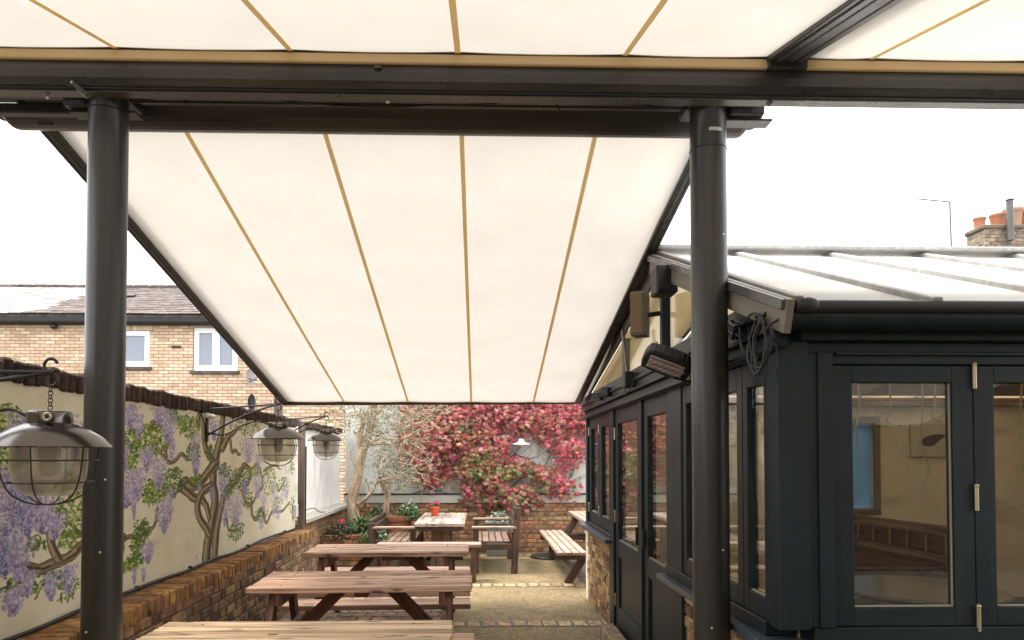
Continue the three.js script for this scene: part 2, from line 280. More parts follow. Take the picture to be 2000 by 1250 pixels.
// ================================================================ GROUND
{
  const ag = std([0.44, 0.36, 0.21], { map: T.aggregate, bumpMap: T.aggBump, bumpScale: 0.004, roughness: 0.93 });
  const flat = (w, d) => { const g = new THREE.PlaneGeometry(w, d); g.rotateX(-Math.PI / 2); const p = g.attributes.position, u = g.attributes.uv; for (let i = 0; i < p.count; i++) u.setXY(i, p.getX(i), -p.getZ(i)); return g; };
  const gr = mesh('ground', flat(400, 400), std([0.2, 0.185, 0.155], { map: T.aggregate, roughness: 0.95 }), scene, [0, -0.06, -40]); tag(gr, 'wide worn concrete ground around the yard', null, null, 'structure');
  const patio = thing('patio_floor', 'tan exposed aggregate patio floor with rows of brick setts', null, [0, 0, 0]); patio.userData.kind = 'structure'; delete patio.userData.category;
  mesh('concrete_slab', flat(3.75, 16.4), ag, patio, [-0.56, 0, -4.15]);
  mesh('slab_edge', cbox(3.75, 0.07, 16.4, 0), M.mortarDark, patio, [-0.56, -0.0385, -4.15]);
  // setts across the concrete
  const setts = [], r = rng(31);
  for (const [z0, z1, xs] of [[-7.0, -7.0, -0.28], [-9.1, -9.12, -0.28], [-11.85, -11.85, -0.3]]) for (let x = xs; x < 1.22; x += 0.148) {
    const f = (x - xs) / 1.5; setts.push({ p: V(x + 0.074, -0.022 + rr(-0.002, 0.003, r), z0 + (z1 - z0) * f + rr(-0.008, 0.008, r)), q: new THREE.Quaternion().setFromAxisAngle(Y1, rr(-0.04, 0.04, r)), size: [rr(0.118, 0.13, r), 0.06, rr(0.19, 0.212, r)].map((v, i) => (i === 1 ? v : Math.round(v * 200) / 200)), k: Math.floor(r() * 4) });
  }
  lay(patio, 'sett', setts, BR.sett, 300, 0.008);
  // joint bed so that gaps between setts read dark
  for (const z of [-7.0, -9.11, -11.85]) mesh('sett_bed', flat(1.5, 0.235), M.mortarDark, patio, [0.46, 0.003, z]);
  const pav = []; let row = 0;
  for (let z = -2.6; z > -9.3; z -= 0.205, row++) for (let x = -1.98 - (row % 2 ? 0.075 : 0); x < -0.45; x += 0.15) { if (x < -2) continue; pav.push({ p: V(x + 0.075, -0.02 + rr(-0.003, 0.003, r), z - 0.1), q: new THREE.Quaternion().setFromAxisAngle(Y1, rr(-0.02, 0.02, r)), size: [0.132, 0.06, 0.186], k: Math.floor(r() * 4), hidden: z > -5 }); }
  lay(patio, 'paver', pav, BR.paver, 300, 0.008);
  mesh('paver_bed', flat(1.6, 6.95), M.mortarDark, patio, [-1.22, 0.003, -5.95]);
}

// ================================================================ MURAL WALL (with the low brick wall before it)
const XM = -2.23, ZW0 = -1.2, ZW1 = -8.75;
function muralTexture() {
  const W = 2048, H = 512, y0 = 0.757, y1 = 1.985, c = document.createElement('canvas'); c.width = W; c.height = H; const x = c.getContext('2d'), r = rng(4242);
  const at = (px, py) => { const p = onX(px, py, XM); return [(-(p.z) + ZW0) / (ZW0 - ZW1) * W, (1 - (p.y - y0) / (y1 - y0)) * H]; };
  const A = (u, v) => at(240 + u / 4.03, 800 + v / 4.03), B = (u, v) => at(u / 4.628, 980 + v / 4.628), C4 = (u, v) => at(u / 2.778, 800 + v / 2.778);
  const SX = W / (ZW0 - ZW1), SY = H / (y1 - y0);   // px per metre
  x.fillStyle = 'rgb(228,221,197)'; x.fillRect(0, 0, W, H);
  for (let i = 0; i < 900; i++) { x.globalAlpha = 0.05; x.fillStyle = pick(['#b89f6c', '#efe6c8', '#a99566', '#d9c48e', '#f4ecd6'], r); const a = r() * W, b = r() * H; x.beginPath(); x.ellipse(a, b, rr(8, 70, r), rr(6, 40, r), r() * 3, 0, 7); x.fill(); }
  for (let i = 0; i < 5000; i++) { x.globalAlpha = 0.09; x.fillStyle = r() < 0.5 ? '#7a6840' : '#fff6dd'; x.fillRect(r() * W, r() * H, rr(1, 3, r), rr(1, 3, r)); }
  x.globalAlpha = 1; x.lineCap = 'round'; x.lineJoin = 'round';
  // painted branches: brown body, pale edge strokes, dark creases
  function limb(pts, w0, w1) {
    const cv = new THREE.CatmullRomCurve3(pts.map((p) => V(p[0], p[1], 0))), n = 60, P = cv.getPoints(n);
    for (const [dx, k, col, al] of [[0, 1, '#625641', 1], [0.12, 0.72, '#7d6f56', 0.85], [-0.2, 0.35, '#a89878', 0.7], [0.3, 0.22, '#3f3525', 0.7]]) { x.globalAlpha = al; x.strokeStyle = col; for (let i = 0; i < n; i++) { const f = i / n, w = (w0 + (w1 - w0) * f); x.lineWidth = Math.max(0.8, w * k * rr(0.85, 1.1, r)); x.beginPath(); x.moveTo(P[i].x + dx * w, P[i].y); x.lineTo(P[i + 1].x + dx * w, P[i + 1].y); x.stroke(); } }
    x.globalAlpha = 0.55;
    for (let i = 0; i < 46; i++) { const k = Math.floor(r() * n), w = w0 + (w1 - w0) * k / n, o = rr(-0.42, 0.42, r) * w; x.strokeStyle = pick(['#3d2e1c', '#c4aa7c', '#574228', '#9b8156'], r); x.lineWidth = rr(0.8, 2, r); const e = Math.min(n, k + 3); x.beginPath(); x.moveTo(P[k].x + o, P[k].y); x.lineTo(P[e].x + o, P[e].y); x.stroke(); }
    x.globalAlpha = 1;
  }
  function leaves(cx, cy, w, h, n, tone = 0) { n = Math.round(n * 1.7); w *= 1.15; h *= 1.1;
    const cols = tone ? ['#3d5a2a', '#55703a', '#6f8a4a', '#2f4722', '#7d9160'] : ['#4a6a24', '#6b8a2c', '#88a13a', '#3a5520', '#a3b050', '#5b7a30'];
    for (let i = 0; i < n; i++) { const a = r() * 6.28, q = Math.sqrt(r()), X = cx + Math.cos(a) * q * w, Y = cy + Math.sin(a) * q * h; x.save(); x.translate(X, Y); x.rotate(rr(-0.4, 3.5, r)); x.globalAlpha = rr(0.6, 0.95, r); x.fillStyle = pick(cols, r); const L = rr(8, 18, r), wd = rr(2.4, 4.6, r); x.beginPath(); x.moveTo(0, 0); x.quadraticCurveTo(L * 0.5, -wd * 1.6, L, 0); x.quadraticCurveTo(L * 0.5, wd * 1.6, 0, 0); x.fill(); x.strokeStyle = pick(['#c3cf7a', '#2c401a'], r); x.lineWidth = 0.7; x.globalAlpha = 0.5; x.beginPath(); x.moveTo(0, 0); x.lineTo(L, 0); x.stroke(); x.restore(); }
    x.globalAlpha = 1;
  }
  function raceme(cx, top, bot, w, n, tone = 0) { n = Math.round(n * 1.65); w *= 1.3;
    const cols = tone ? ['#8d8fb8', '#a7a8c8', '#6f75a4', '#c3bfd6', '#5f6391'] : ['#9c91b3', '#b3a9c6', '#c9c0d6', '#8377a2', '#ded8e6', '#938eb3', '#bbafc1', '#a08fab'];
    for (let i = 0; i < n; i++) {
      const f = Math.pow(r(), 0.85), spread = w * (1 - 0.78 * Math.pow(f, 1.3)) * 0.5, strand = Math.round(rr(-2, 2, r)) / 2; const X = cx + rr(-1, 1, r) * spread * 0.55 + strand * spread * 0.5, Y = top + (bot - top) * f;
      x.globalAlpha = rr(0.4, 0.85, r); x.fillStyle = pick(cols, r); x.beginPath(); x.ellipse(X, Y, rr(1.3, 3.1, r), rr(1.8, 4.3, r), rr(-0.5, 0.5, r), 0, 7); x.fill();
    }
    x.globalAlpha = 0.8; x.fillStyle = '#4b3f74'; for (let i = 0; i < n / 14; i++) { const f = rr(0.6, 1.06, r); x.fillRect(cx + rr(-0.25, 0.25, r) * w * (1.2 - f), top + (bot - top) * f, 1.6, 3.4); }
    x.globalAlpha = 1;
  }
  const Ap = (l) => l.map((p) => A(...p));
  const kx = (u) => (A(u + 50, 600)[0] - A(u - 50, 600)[0]) / 100, ky = (u) => (A(u, 650)[1] - A(u, 550)[1]) / 100;  // local canvas scale
  const wid = (u, w) => w * (kx(u) * 0.75 + ky(u) * 0.25);
  // branches
  for (const [l, w0, w1] of [
    [[[655, 1190], [668, 1050], [685, 960], [712, 820], [728, 700], [712, 580], [718, 460], [738, 420]], 52, 44],
    [[[722, 1160], [738, 960], [768, 800], [796, 680], [840, 608], [905, 540], [955, 440], [1000, 485], [988, 570], [955, 610]], 40, 16],
    [[[722, 415], [750, 300], [775, 190], [792, 30]], 46, 30], [[[705, 400], [655, 310], [638, 200], [628, 100], [606, 42], [592, 92], [600, 135]], 32, 18],
    [[[728, 425], [680, 480], [620, 560], [545, 604], [490, 570], [462, 600], [505, 645], [565, 695], [620, 705], [660, 765], [680, 850]], 40, 30],
    [[[695, 598], [620, 660], [588, 760], [604, 850], [650, 925], [682, 985]], 32, 34], [[[470, 600], [430, 640], [395, 690]], 18, 10],
    [[[785, 300], [830, 215], [872, 185], [900, 160]], 34, 8], [[[845, 240], [860, 330], [890, 320], [905, 350], [925, 350]], 16, 9],
    [[[935, 640], [975, 735], [1020, 735], [1060, 655], [1100, 600], [1060, 430], [1010, 470]], 15, 8], [[[1012, 735], [1018, 830], [1050, 862], [1085, 785], [1130, 890], [1172, 808], [1250, 800], [1312, 732]], 15, 8],
    [[[820, 860], [828, 930], [860, 955], [905, 950]], 10, 6], [[[1210, 590], [1225, 640], [1260, 590], [1280, 540]], 8, 5], [[[1110, 480], [1160, 450], [1200, 440], [1240, 470]], 10, 6],
    [[[200, 155], [238, 100], [290, 120], [342, 205], [338, 330], [358, 412], [410, 402], [462, 350], [505, 392]], 20, 18], [[[250, 310], [300, 345], [345, 395]], 14, 16],
    [[[-60, 790], [0, 770], [60, 742], [110, 720]], 16, 10], [[[-70, 1060], [0, 1025], [55, 1000], [115, 1002], [205, 958], [252, 900], [270, 780]], 26, 16], [[[-5, 1030], [8, 1090], [-4, 1140]], 12, 6], [[[120, 1030], [115, 1150], [100, 1200]], 8, 4],
  ]) limb(Ap(l), wid(l[0][0], w0) * 1.45, wid(l[l.length - 1][0], w1) * 1.3);
  for (const [l, w0, w1] of [[[[250, 600], [360, 612], [450, 572], [560, 532], [650, 482], [725, 405], [900, 330], [1110, 330]], 40, 40], [[[445, 270], [470, 400], [530, 525]], 26, 34], [[[390, 258], [520, 280], [620, 292], [730, 300]], 20, 20], [[[640, 200], [700, 260], [740, 290]], 12, 12], [[[-200, 250], [-60, 420], [120, 560], [260, 606]], 60, 40], [[[-500, -200], [-420, 300], [-380, 900]], 90, 110], [[[-420, 200], [-250, 60], [-100, -300]], 60, 30]]) limb(l.map((p) => B(...p)), w0 * 0.62, w1 * 0.62);
  // foliage and flowers, leaves first
  for (const [u, v, w, h, n, t] of [[60, 300, 70, 150, 150], [240, 230, 110, 120, 190], [400, 40, 40, 60, 60], [520, 120, 75, 90, 130], [400, 560, 70, 110, 130, 1], [250, 640, 80, 90, 150], [150, 950, 55, 80, 90, 1], [110, 1080, 30, 70, 50], [60, 1205, 90, 45, 80], [555, 330, 45, 75, 90, 1], [690, 330, 25, 60, 50, 1], [915, 540, 85, 80, 140, 1], [1150, 560, 55, 110, 110], [1255, 580, 35, 50, 50], [1090, 820, 40, 50, 60, 1], [890, 950, 55, 75, 90, 1], [1330, 745, 18, 70, 40, 1], [1215, 730, 20, 50, 40, 1], [985, 700, 35, 70, 60, 1], [830, 650, 35, 50, 60, 1], [1040, 480, 40, 40, 60], [800, 470, 40, 50, 60, 1], [1000, 140, 90, 60, 90, 1], [580, 540, 40, 40, 50], [1180, 210, 60, 40, 40, 1], [1330, 460, 18, 40, 30, 1]]) { const p = A(u, v); leaves(p[0], p[1], w * kx(u), h * ky(u), n, t); }
  for (const [u, v, w, h, n, t] of [[60, 270, 60, 90, 120], [380, 540, 60, 140, 170], [150, 730, 60, 30, 40, 1], [270, 930, 60, 40, 60, 1], [90, 960, 40, 40, 40, 1], [370, 960, 30, 60, 40], [40, 60, 60, 60, 70], [-80, 500, 90, 160, 160], [-200, 800, 90, 100, 120], [-250, 250, 100, 160, 160], [600, 60, 40, 100, 60]]) { const p = C4(u, v); leaves(p[0], p[1], w * 0.62, h * 0.55, n, t); }
  for (const [u, v0, v1, w, n, t] of [[60, -40, 150, 110, 300], [130, 30, 230, 70, 200], [290, -60, 120, 120, 260], [360, 0, 260, 130, 420], [385, 230, 400, 50, 120], [190, 290, 480, 110, 330], [285, 380, 630, 110, 360], [110, 460, 720, 150, 460], [90, 650, 860, 50, 130], [30, 560, 760, 90, 220, 0], [20, 250, 470, 60, 150], [330, 700, 960, 130, 430], [370, 620, 880, 60, 150], [200, 1040, 1200, 110, 230], [570, 180, 500, 75, 270], [580, 400, 490, 70, 120], [720, 80, 240, 70, 170, 1], [850, 50, 150, 60, 110], [990, 220, 410, 130, 380], [1065, 330, 490, 60, 160], [1065, 510, 690, 95, 300], [890, 650, 890, 160, 480], [805, 740, 910, 60, 150, 1], [1290, 420, 700, 75, 260, 1], [1255, 640, 740, 40, 90], [1190, 560, 830, 60, 200], [1110, 670, 800, 50, 120], [1220, 770, 865, 50, 100], [790, 440, 700, 90, 220, 1], [700, 600, 720, 50, 90, 1], [960, 560, 660, 60, 110, 1], [1090, 860, 940, 60, 80], [600, 560, 650, 40, 60, 1]]) { const a = A(u, v0), b = A(u, v1); raceme(a[0], a[1], b[1], w * kx(u) * 1.15, n, t); }
  for (const [u, v0, v1, w, n, t] of [[120, 20, 260, 120, 420], [230, 60, 260, 110, 380], [320, 20, 240, 130, 420], [410, 60, 260, 70, 220], [60, 330, 640, 130, 560], [150, 360, 680, 130, 560, 1], [230, 480, 660, 130, 460], [300, 560, 700, 90, 260], [30, 620, 900, 130, 480, 1], [110, 700, 920, 100, 340], [150, 880, 1010, 60, 160], [280, 880, 1030, 70, 170], [375, 840, 1000, 70, 190], [75, 970, 1110, 90, 240], [730, 860, 940, 30, 60], [780, 860, 930, 30, 50], [-60, 300, 700, 160, 600], [-150, 100, 420, 160, 500, 1], [-200, 600, 900, 140, 420], [-320, 300, 700, 180, 500]]) { const a = C4(u, v0), b = C4(u, v1); raceme(a[0], a[1], b[1], w * 0.62, n, t); }
  { const p = A(580, 1165); x.strokeStyle = '#c27e70'; x.lineWidth = 1.2; x.globalAlpha = 0.8; for (let i = 0; i < 7; i++) { x.beginPath(); x.moveTo(p[0] + rr(-8, 8, r), p[1] + rr(-7, 7, r)); x.lineTo(p[0] + rr(-9, 9, r), p[1] + rr(-9, 9, r)); x.stroke(); } x.globalAlpha = 1; }
  const t = new THREE.CanvasTexture(c); t.colorSpace = THREE.SRGBColorSpace; return t;
}
{
  const w = thing('mural_wall', 'rendered garden wall painted with purple wisteria under dark brick coping', 'wall', [XM - 0.11, 0, (ZW0 + ZW1) / 2]);
  const L = ZW0 - ZW1, o = w.position;
  mesh('wall_core', cbox(0.21, 1.985, L, 0.004), M.white, w, [-0.01, 0.992, 0]);
  const pg = new THREE.PlaneGeometry(L, 1.228); pg.rotateY(Math.PI / 2);
  const mp = mesh('painted_mural', pg, std([1, 1, 1], { map: muralTexture(), bumpMap: T.plasterBump, bumpScale: 0.003, roughness: 0.9 }), w, [0.11, 0.757 + 0.614, 0]); mp.userData.label = 'hand painted wisteria with purple flowers and twisting brown trunk';
  const list = [], r = rng(8);
  for (let z = ZW0; z > ZW1 + 0.03; z -= 0.0755) list.push({ p: V(XM - 0.1 + rr(-0.006, 0.006, r), 2.03 + rr(-0.006, 0.007, r), z - 0.037), q: new THREE.Quaternion().setFromEuler(new THREE.Euler(rr(-0.05, 0.05, r), rr(-0.04, 0.04, r), rr(-0.04, 0.04, r))), size: [0.245, pick([0.098, 0.105, 0.11], r), pick([0.064, 0.068], r)], k: Math.floor(r() * 4), c: 0.012 });
  lay(w, 'coping_brick', list, BR.coping, 300);
  mesh('coping_mortar', cbox(0.22, 0.085, L - 0.02, 0.004), M.mortarDark, w, [0.0, 2.02, 0]);
}
{
  const w = thing('low_brick_wall', 'low weathered brick wall with orange brick-on-edge top below the mural', 'wall', [-2.11, 0, (ZW0 + ZW1) / 2]);
  const L = ZW0 - ZW1;
  mesh('mortar_core', cbox(0.2, 0.735, L, 0.004), M.mortarDark, w, [0.0, 0.3675, 0]);
  const list = courses(V(-2.01, 0, ZW0), V(0, 0, -1), X1, L, 0.66, { set: BR.low, seed: 3, depth: 0.06, proud: 0.009, jit: 0.005, bond: 'flemish', hidden: (p) => p.z > -3.6 });
  list.push(...courses(V(-2.21, 0, ZW1), X1, V(0, 0, -1), 0.2, 0.66, { set: BR.low, seed: 4, hidden: () => true }));
  lay(w, 'brick', list, BR.low, 300, 0.007);
  const top = [], r = rng(9);
  for (let z = ZW0; z > ZW1 + 0.04; z -= 0.0765) top.push({ p: V(-2.113 + rr(-0.008, 0.008, r), 0.7 + rr(-0.006, 0.005, r), z - 0.038), q: new THREE.Quaternion().setFromEuler(new THREE.Euler(rr(-0.03, 0.03, r), rr(-0.03, 0.03, r), rr(-0.03, 0.03, r))), size: [0.225, 0.104, pick([0.066, 0.069], r)], k: Math.floor(r() * 5), c: 0.009 });
  lay(w, 'top_brick', top, BR.top, 300);
  // cable lying along the foot of the mural
  const c = thing('cable', 'black cable run along the foot of the mural', 'cable', [XM + 0.025, 0.77, -5]);
  const pts = []; for (let z = -1.3; z > -8.7; z -= 0.3) pts.push([rr(-0.004, 0.006), rr(-0.006, 0.014), z + 5]); pts.push([0.01, 0.005, -3.72]);
  mesh('cable_sheath', wire(pts, 0.011, 7, 4), M.black, c);
  for (const z of [-3.2, -4.7, -5.55, -6.9, -8.2]) mesh('cable_clip', cbox(0.03, 0.03, 0.018, 0.004), M.iron, c, [0, 0.006, z + 5]);
}
{ // timber post at the wall's end with a white box and a hanging cable
  const p0 = onX(598, 1010, -2.17), h = 2.06;
  const p = thing('timber_post', 'weathered timber post at the end of the mural wall', 'post', [-2.18, 0, -8.84]);
  mesh('post_shaft', cbox(0.075, h, 0.075, 0.006), M.post, p, [0, h / 2, 0]);
  bar('post_cable', [0.055, 0.8, 0.02], [0.06, 1.75, 0.03], 0.016, 0.016, M.black, p);
  const b = mesh('junction_box', cbox(0.05, 0.16, 0.09, 0.008), M.upvc, scene, [-2.205, 0.98, -8.66]); tag(b, 'small white junction box on the mural wall end', 'junction box');
  const pc = thing('roof_post', 'dark timber stub rising from the wall coping', 'post', [-2.4, 1.98, -8.6]); mesh('stub', cbox(0.09, 0.5, 0.09, 0.005), M.post, pc, [0, 0.25, 0]);
}
{ // white side wall beyond, on its brick base with a pale ledge
  const w = thing('white_side_wall', 'white rendered side wall on a brick base behind the olive tree', 'wall', [-2.42, 0, -10.6]);
  mesh('wall_render', cbox(0.2, 1.2, 3.3, 0.006), M.white, w, [-0.07, 1.42, -0.05]);
  mesh('wall_pier', cbox(0.2, 1.16, 0.32, 0.006), M.white, w, [0.03, 1.43, 1.62]);
  mesh('wall_base', cbox(0.3, 0.76, 3.45, 0.004), M.mortar, w, [0, 0.38, 0]);
  mesh('ledge', cbox(0.42, 0.06, 3.5, 0.008), M.ledge, w, [0.06, 0.82, 0.02]);
  const list = courses(V(-2.57, 0, -8.875), X1, Z1, 0.3, 0.75, { set: BR.back, seed: 14 }).concat(courses(V(-2.27, 0, -8.88), V(0, 0, -1), X1, 3.44, 0.75, { set: BR.back, seed: 15, hidden: (p) => p.z < -10.5 }));
  lay(w, 'brick', list, BR.back, 120, 0.006);
  const r = rng(20), cop = []; for (let z = -8.95; z > -12.2; z -= 0.11) cop.push({ p: V(-2.47, 2.055 + rr(-0.008, 0.008, r), z), q: new THREE.Quaternion().setFromEuler(new THREE.Euler(0, rr(-0.05, 0.05, r), 0)), size: [0.3, 0.09, 0.1], k: Math.floor(r() * 4), c: 0.01 });
  lay(w, 'coping_brick', cop, BR.coping, 300);
}
// ================================================================ BACK WALL
{
  const w = thing('back_wall', 'pale rendered wall on a red brick base beneath the creeper', 'wall', [0, 0, -12.4]);
  mesh('wall_render', cbox(9, 1.65, 0.18, 0.006), M.backRender, w, [2.2, 1.8, -0.03]);
  mesh('wall_base', cbox(9, 0.85, 0.25, 0.004), M.mortarDark, w, [2.2, 0.425, 0]);
  mesh('ledge_board', cbox(9, 0.14, 0.06, 0.006), M.ledge, w, [2.2, 0.91, 0.13]);
  mesh('ledge_cap', cbox(9.02, 0.022, 0.1, 0.004), M.black, w, [2.2, 0.993, 0.125]);
  const list = courses(V(-2.28, 0, -12.275), X1, Z1, 4.6, 0.84, { set: BR.back, seed: 21, jit: 0.004, bond: 'flemish', depth: 0.06, proud: 0.008 });
  lay(w, 'brick', list, BR.back, 300, 0.007);
  mesh('wall_coping', cbox(9.05, 0.06, 0.26, 0.01), M.mortar, w, [2.2, 2.65, -0.03]);
}

// ================================================================ BRICK HOUSE
{
  const Z = -16.7, X0 = -14.5, Xr = 0.6, H = 4.78;
  const h = thing('brick_house', 'buff brick house with white windows and a slate grey tiled roof beyond the wall', 'house', [(X0 + Xr) / 2, 0, Z - 3]);
  const o = h.position, L = (p) => V(...p).sub(o);
  const openings = [];
  const wins = [[onZ(378, 640, Z), onZ(464, 724, Z), 2, 0.36], [onZ(196, 645, Z), onZ(292, 716, Z), 1, 0]];
  for (const [a, b] of wins) openings.push([a.x - X0, b.x - X0, b.y, a.y]);
  const [v0, v1] = [openings[0], openings[1]];
  // core in pieces round the two openings
  const core = (x0, x1, y0, y1) => lim('wall_core', x0 - o.x, x1 - o.x, y0, y1, Z - 0.25 - o.z, Z - o.z, M.mortarHouse, h, 0);
  const ys = [0, Math.min(wins[0][1].y, wins[1][1].y)]; core(X0, Xr, 0, ys[1]);
  const xs = [X0, wins[1][0].x, wins[1][1].x, wins[0][0].x, wins[0][1].x, Xr];
  core(xs[0], xs[1], ys[1], H); core(xs[2], xs[3], ys[1], H); core(xs[4], xs[5], ys[1], H);
  for (const [a, b] of wins) { core(a.x, b.x, a.y, H); if (b.y > ys[1] + 0.01) core(a.x, b.x, ys[1], b.y); }
  lim('inner_wall', X0 - o.x, Xr - o.x, 0, H, Z - 6.2 - o.z, Z - 6 - o.z, M.white, h, 0);
  lim('side_wall', X0 - o.x, X0 + 0.2 - o.x, 0, H, Z - 6 - o.z, Z - 0.25 - o.z, BR.house.mats[0], h, 0);
  lim('side_wall', Xr - 0.2 - o.x, Xr - o.x, 0, H, Z - 6 - o.z, Z - 0.25 - o.z, BR.house.mats[0], h, 0);
  const lint = []; const r = rng(55);
  const holes = openings.map(([a, b, c, d]) => [a - 0.09, b + 0.09, d, d + 0.2]).concat(openings.map(([a, b, c, d]) => [a - 0.002, b + 0.002, c, d])).concat(openings.map(([a, b, c]) => [a - 0.05, b + 0.05, c - 0.08, c]));
  const list = courses(V(X0, 0, Z), X1, Z1, Xr - X0, 4.75, { set: BR.house, seed: 22, holes, depth: 0.04, proud: 0.01, joint: 0.015, jit: 0.0015, hidden: (p) => { const sx = 937 + (p.x / -p.z) * F, sy = 893 - ((p.y - EYE) / -p.z) * F; return sx < 0 || sx > 560 || sy > 800 || (sx > 385 && sy < 620 + (sx - 385) * 1.0) || (sx > 165 && sx < 245) || sy > 705 + 0.2 * sx; } });
  lay(h, 'brick', list, BR.house, 300, 0.004);
  openings.forEach(([a, b, c, d], i) => {
    for (let x = a - 0.085; x < b + 0.06; x += 0.075) lint.push({ p: V(X0 + x + 0.0375, d + 0.1, Z - 0.012 + rr(-0.001, 0.001, r)), size: [0.065, 0.19, 0.04], k: Math.floor(r() * 5) });
    const cx = X0 + (a + b) / 2, w = b - a, hh = d - c, g = sub('window', h, [cx - o.x, c, Z - 0.07 - o.z]);
    const fr = 0.07, leafs = wins[i][2];
    mesh('frame_rail', cbox(w, fr, 0.08, 0.006), M.upvc, g, [0, fr / 2, 0]); mesh('frame_rail', cbox(w, fr, 0.08, 0.006), M.upvc, g, [0, hh - fr / 2, 0]);
    for (const s of [-1, 1]) mesh('frame_stile', cbox(fr, hh - 2 * fr, 0.08, 0.006), M.upvc, g, [s * (w / 2 - fr / 2), hh / 2, 0]);
    const cells = leafs === 2 ? [[-w / 2 + fr, -0.03], [0.03, w / 2 - fr]] : [[-w / 2 + fr, w / 2 - fr]];
    if (leafs === 2) mesh('mullion', cbox(0.06, hh - 2 * fr, 0.085, 0.006), M.upvc, g, [0, hh / 2, 0]);
    for (const [x0, x1] of cells) {
      const s = 0.055, W = x1 - x0, cxx = (x0 + x1) / 2; for (const y of [fr + s / 2, hh - fr - s / 2]) mesh('sash_rail', cbox(W, s, 0.06, 0.008), M.upvc, g, [cxx, y, 0.032]);
      for (const q of [x0 + s / 2, x1 - s / 2]) mesh('sash_stile', cbox(s, hh - 2 * fr - 2 * s, 0.06, 0.008), M.upvc, g, [q, hh / 2, 0.032]);
      mesh('pane', cbox(W - 2 * s, hh - 2 * fr - 2 * s, 0.01, 0), std([0.16, 0.19, 0.24], { roughness: 0.04, specularIntensity: 1, clearcoat: 1, clearcoatRoughness: 0.02 }), g, [cxx, hh / 2, 0.02]);
      const pts = []; for (let k = 0; k <= 6; k++) pts.push([cxx - W / 2 + s + (W - 2 * s) * k / 6, fr + s + 0.1 + 0.06 * Math.sin(k * 1.3 + i * 2), 0.03]);
    }
    mesh('brick_sill', cbox(w + 0.1, 0.07, 0.12, 0.008), BR.tile.mats[0], g, [0, -0.04, 0.09], [0.12, 0, 0]);
  });
  lay(h, 'lintel_brick', lint, BR.house, 300, 0.003);
  // roof of separate tiles on a slope
  const ze = Z + 0.22, zr = Z - 3.3, ye = H + 0.08, yr = 6.28, slope = Math.atan2(yr - ye, ze - zr), run = Math.hypot(yr - ye, ze - zr);
  const qs = new THREE.Quaternion().setFromAxisAngle(X1, slope), dark = [], glareT = [];
  const up = V(0, Math.sin(slope), -Math.cos(slope)), nn = V(0, Math.cos(slope), Math.sin(slope)), e0 = V(0, ye, ze);
  const under = mesh('roof_deck', cbox(Xr - X0 + 0.3, 0.05, run, 0), BR.tile.mats[2], h, V((X0 + Xr) / 2, 0, 0).add(e0).addScaledVector(up, run / 2).addScaledVector(nn, -0.02).sub(o)); under.quaternion.copy(qs);
  const deck2 = mesh('roof_back', cbox(Xr - X0 + 0.3, 0.05, run, 0), BR.tile.mats[2], h, V((X0 + Xr) / 2, (ye + yr) / 2 - 0.02, zr - (ze - zr) / 2).sub(o)); deck2.quaternion.setFromAxisAngle(X1, -slope);
  let rowN = 0;
  for (let s = 0.0; s < run - 0.05; s += 0.235, rowN++) for (let x = X0 - 0.1 + (rowN % 2) * 0.15; x < Xr; x += 0.3) {
    const p = V(x + 0.15, 0, 0).add(e0).addScaledVector(up, s + 0.15).addScaledVector(nn, 0.035 + rr(-0.004, 0.006, r)); const q = new THREE.Quaternion().setFromAxisAngle(X1, slope - 0.05 + rr(-0.012, 0.012, r)).multiply(new THREE.Quaternion().setFromAxisAngle(Z1, rr(-0.01, 0.01, r)));
    const sx = 937 + ((x + 0.15) / -p.z) * F, pale = sx + rr(-8, 8, r) < 70 + s * 48; const item = { p, q, size: [0.29, 0.022, 0.33], hidden: sx > 420 || sx < -10, k: Math.floor(r() * 3) };  // left-hand tiles take the painted glare colour, with a ragged edge
    (pale ? glareT : dark).push(item);
  }
  lay(h, 'roof_tile', dark, BR.tile, 170, 0.003); lay(h, 'glare_roof_tile', glareT, BR.tileGlare, 130, 0.003);
  const rg = []; for (let x = X0; x < Xr; x += 0.45) rg.push({ p: V(x + 0.22, yr + 0.05 + rr(-0.006, 0.006, r), zr), size: [0.44, 0.1, 0.24], k: Math.floor(r() * 3), c: 0.05 }); lay(h, 'ridge_tile', rg, BR.tile, 300);
  const gx = sweepX([[H - 0.1, Z + 0.2], [H - 0.07, Z + 0.27], [H + 0.02, Z + 0.28], [H + 0.02, Z + 0.14], [H - 0.1, Z + 0.14]], X0 - 0.1, Xr); gx.translate(-o.x, 0, -o.z); mesh('gutter', gx, M.black, h);
  lim('fascia', X0 - o.x, Xr - o.x, H - 0.12, H + 0.05, Z + 0.02 - o.z, Z + 0.13 - o.z, M.black, h);
  mesh('roof_vent', cbox(0.42, 0.05, 0.2, 0.01), M.black, h, V(onZ(255, 580, Z - 2).x, 0, 0).add(e0).addScaledVector(up, 2.2).addScaledVector(nn, 0.08).sub(o)).quaternion.copy(qs);
  mesh('air_brick', cbox(0.22, 0.06, 0.02, 0.002), M.black, h, onZ(345, 678, Z).sub(o).add(V(0, 0, 0.012)));
  // fittings on the house
  const sl = thing('security_light', 'small round security light under the house gutter', 'light', onZ(107, 637, Z + 0.02).toArray()); mesh('lamp_base', new THREE.CylinderGeometry(0.05, 0.06, 0.06, 16).rotateX(Math.PI / 2), M.black, sl, [0, 0, 0.02]); mesh('lamp_head', new THREE.SphereGeometry(0.07, 16, 10), M.iron, sl, [0.03, -0.02, 0.09]);
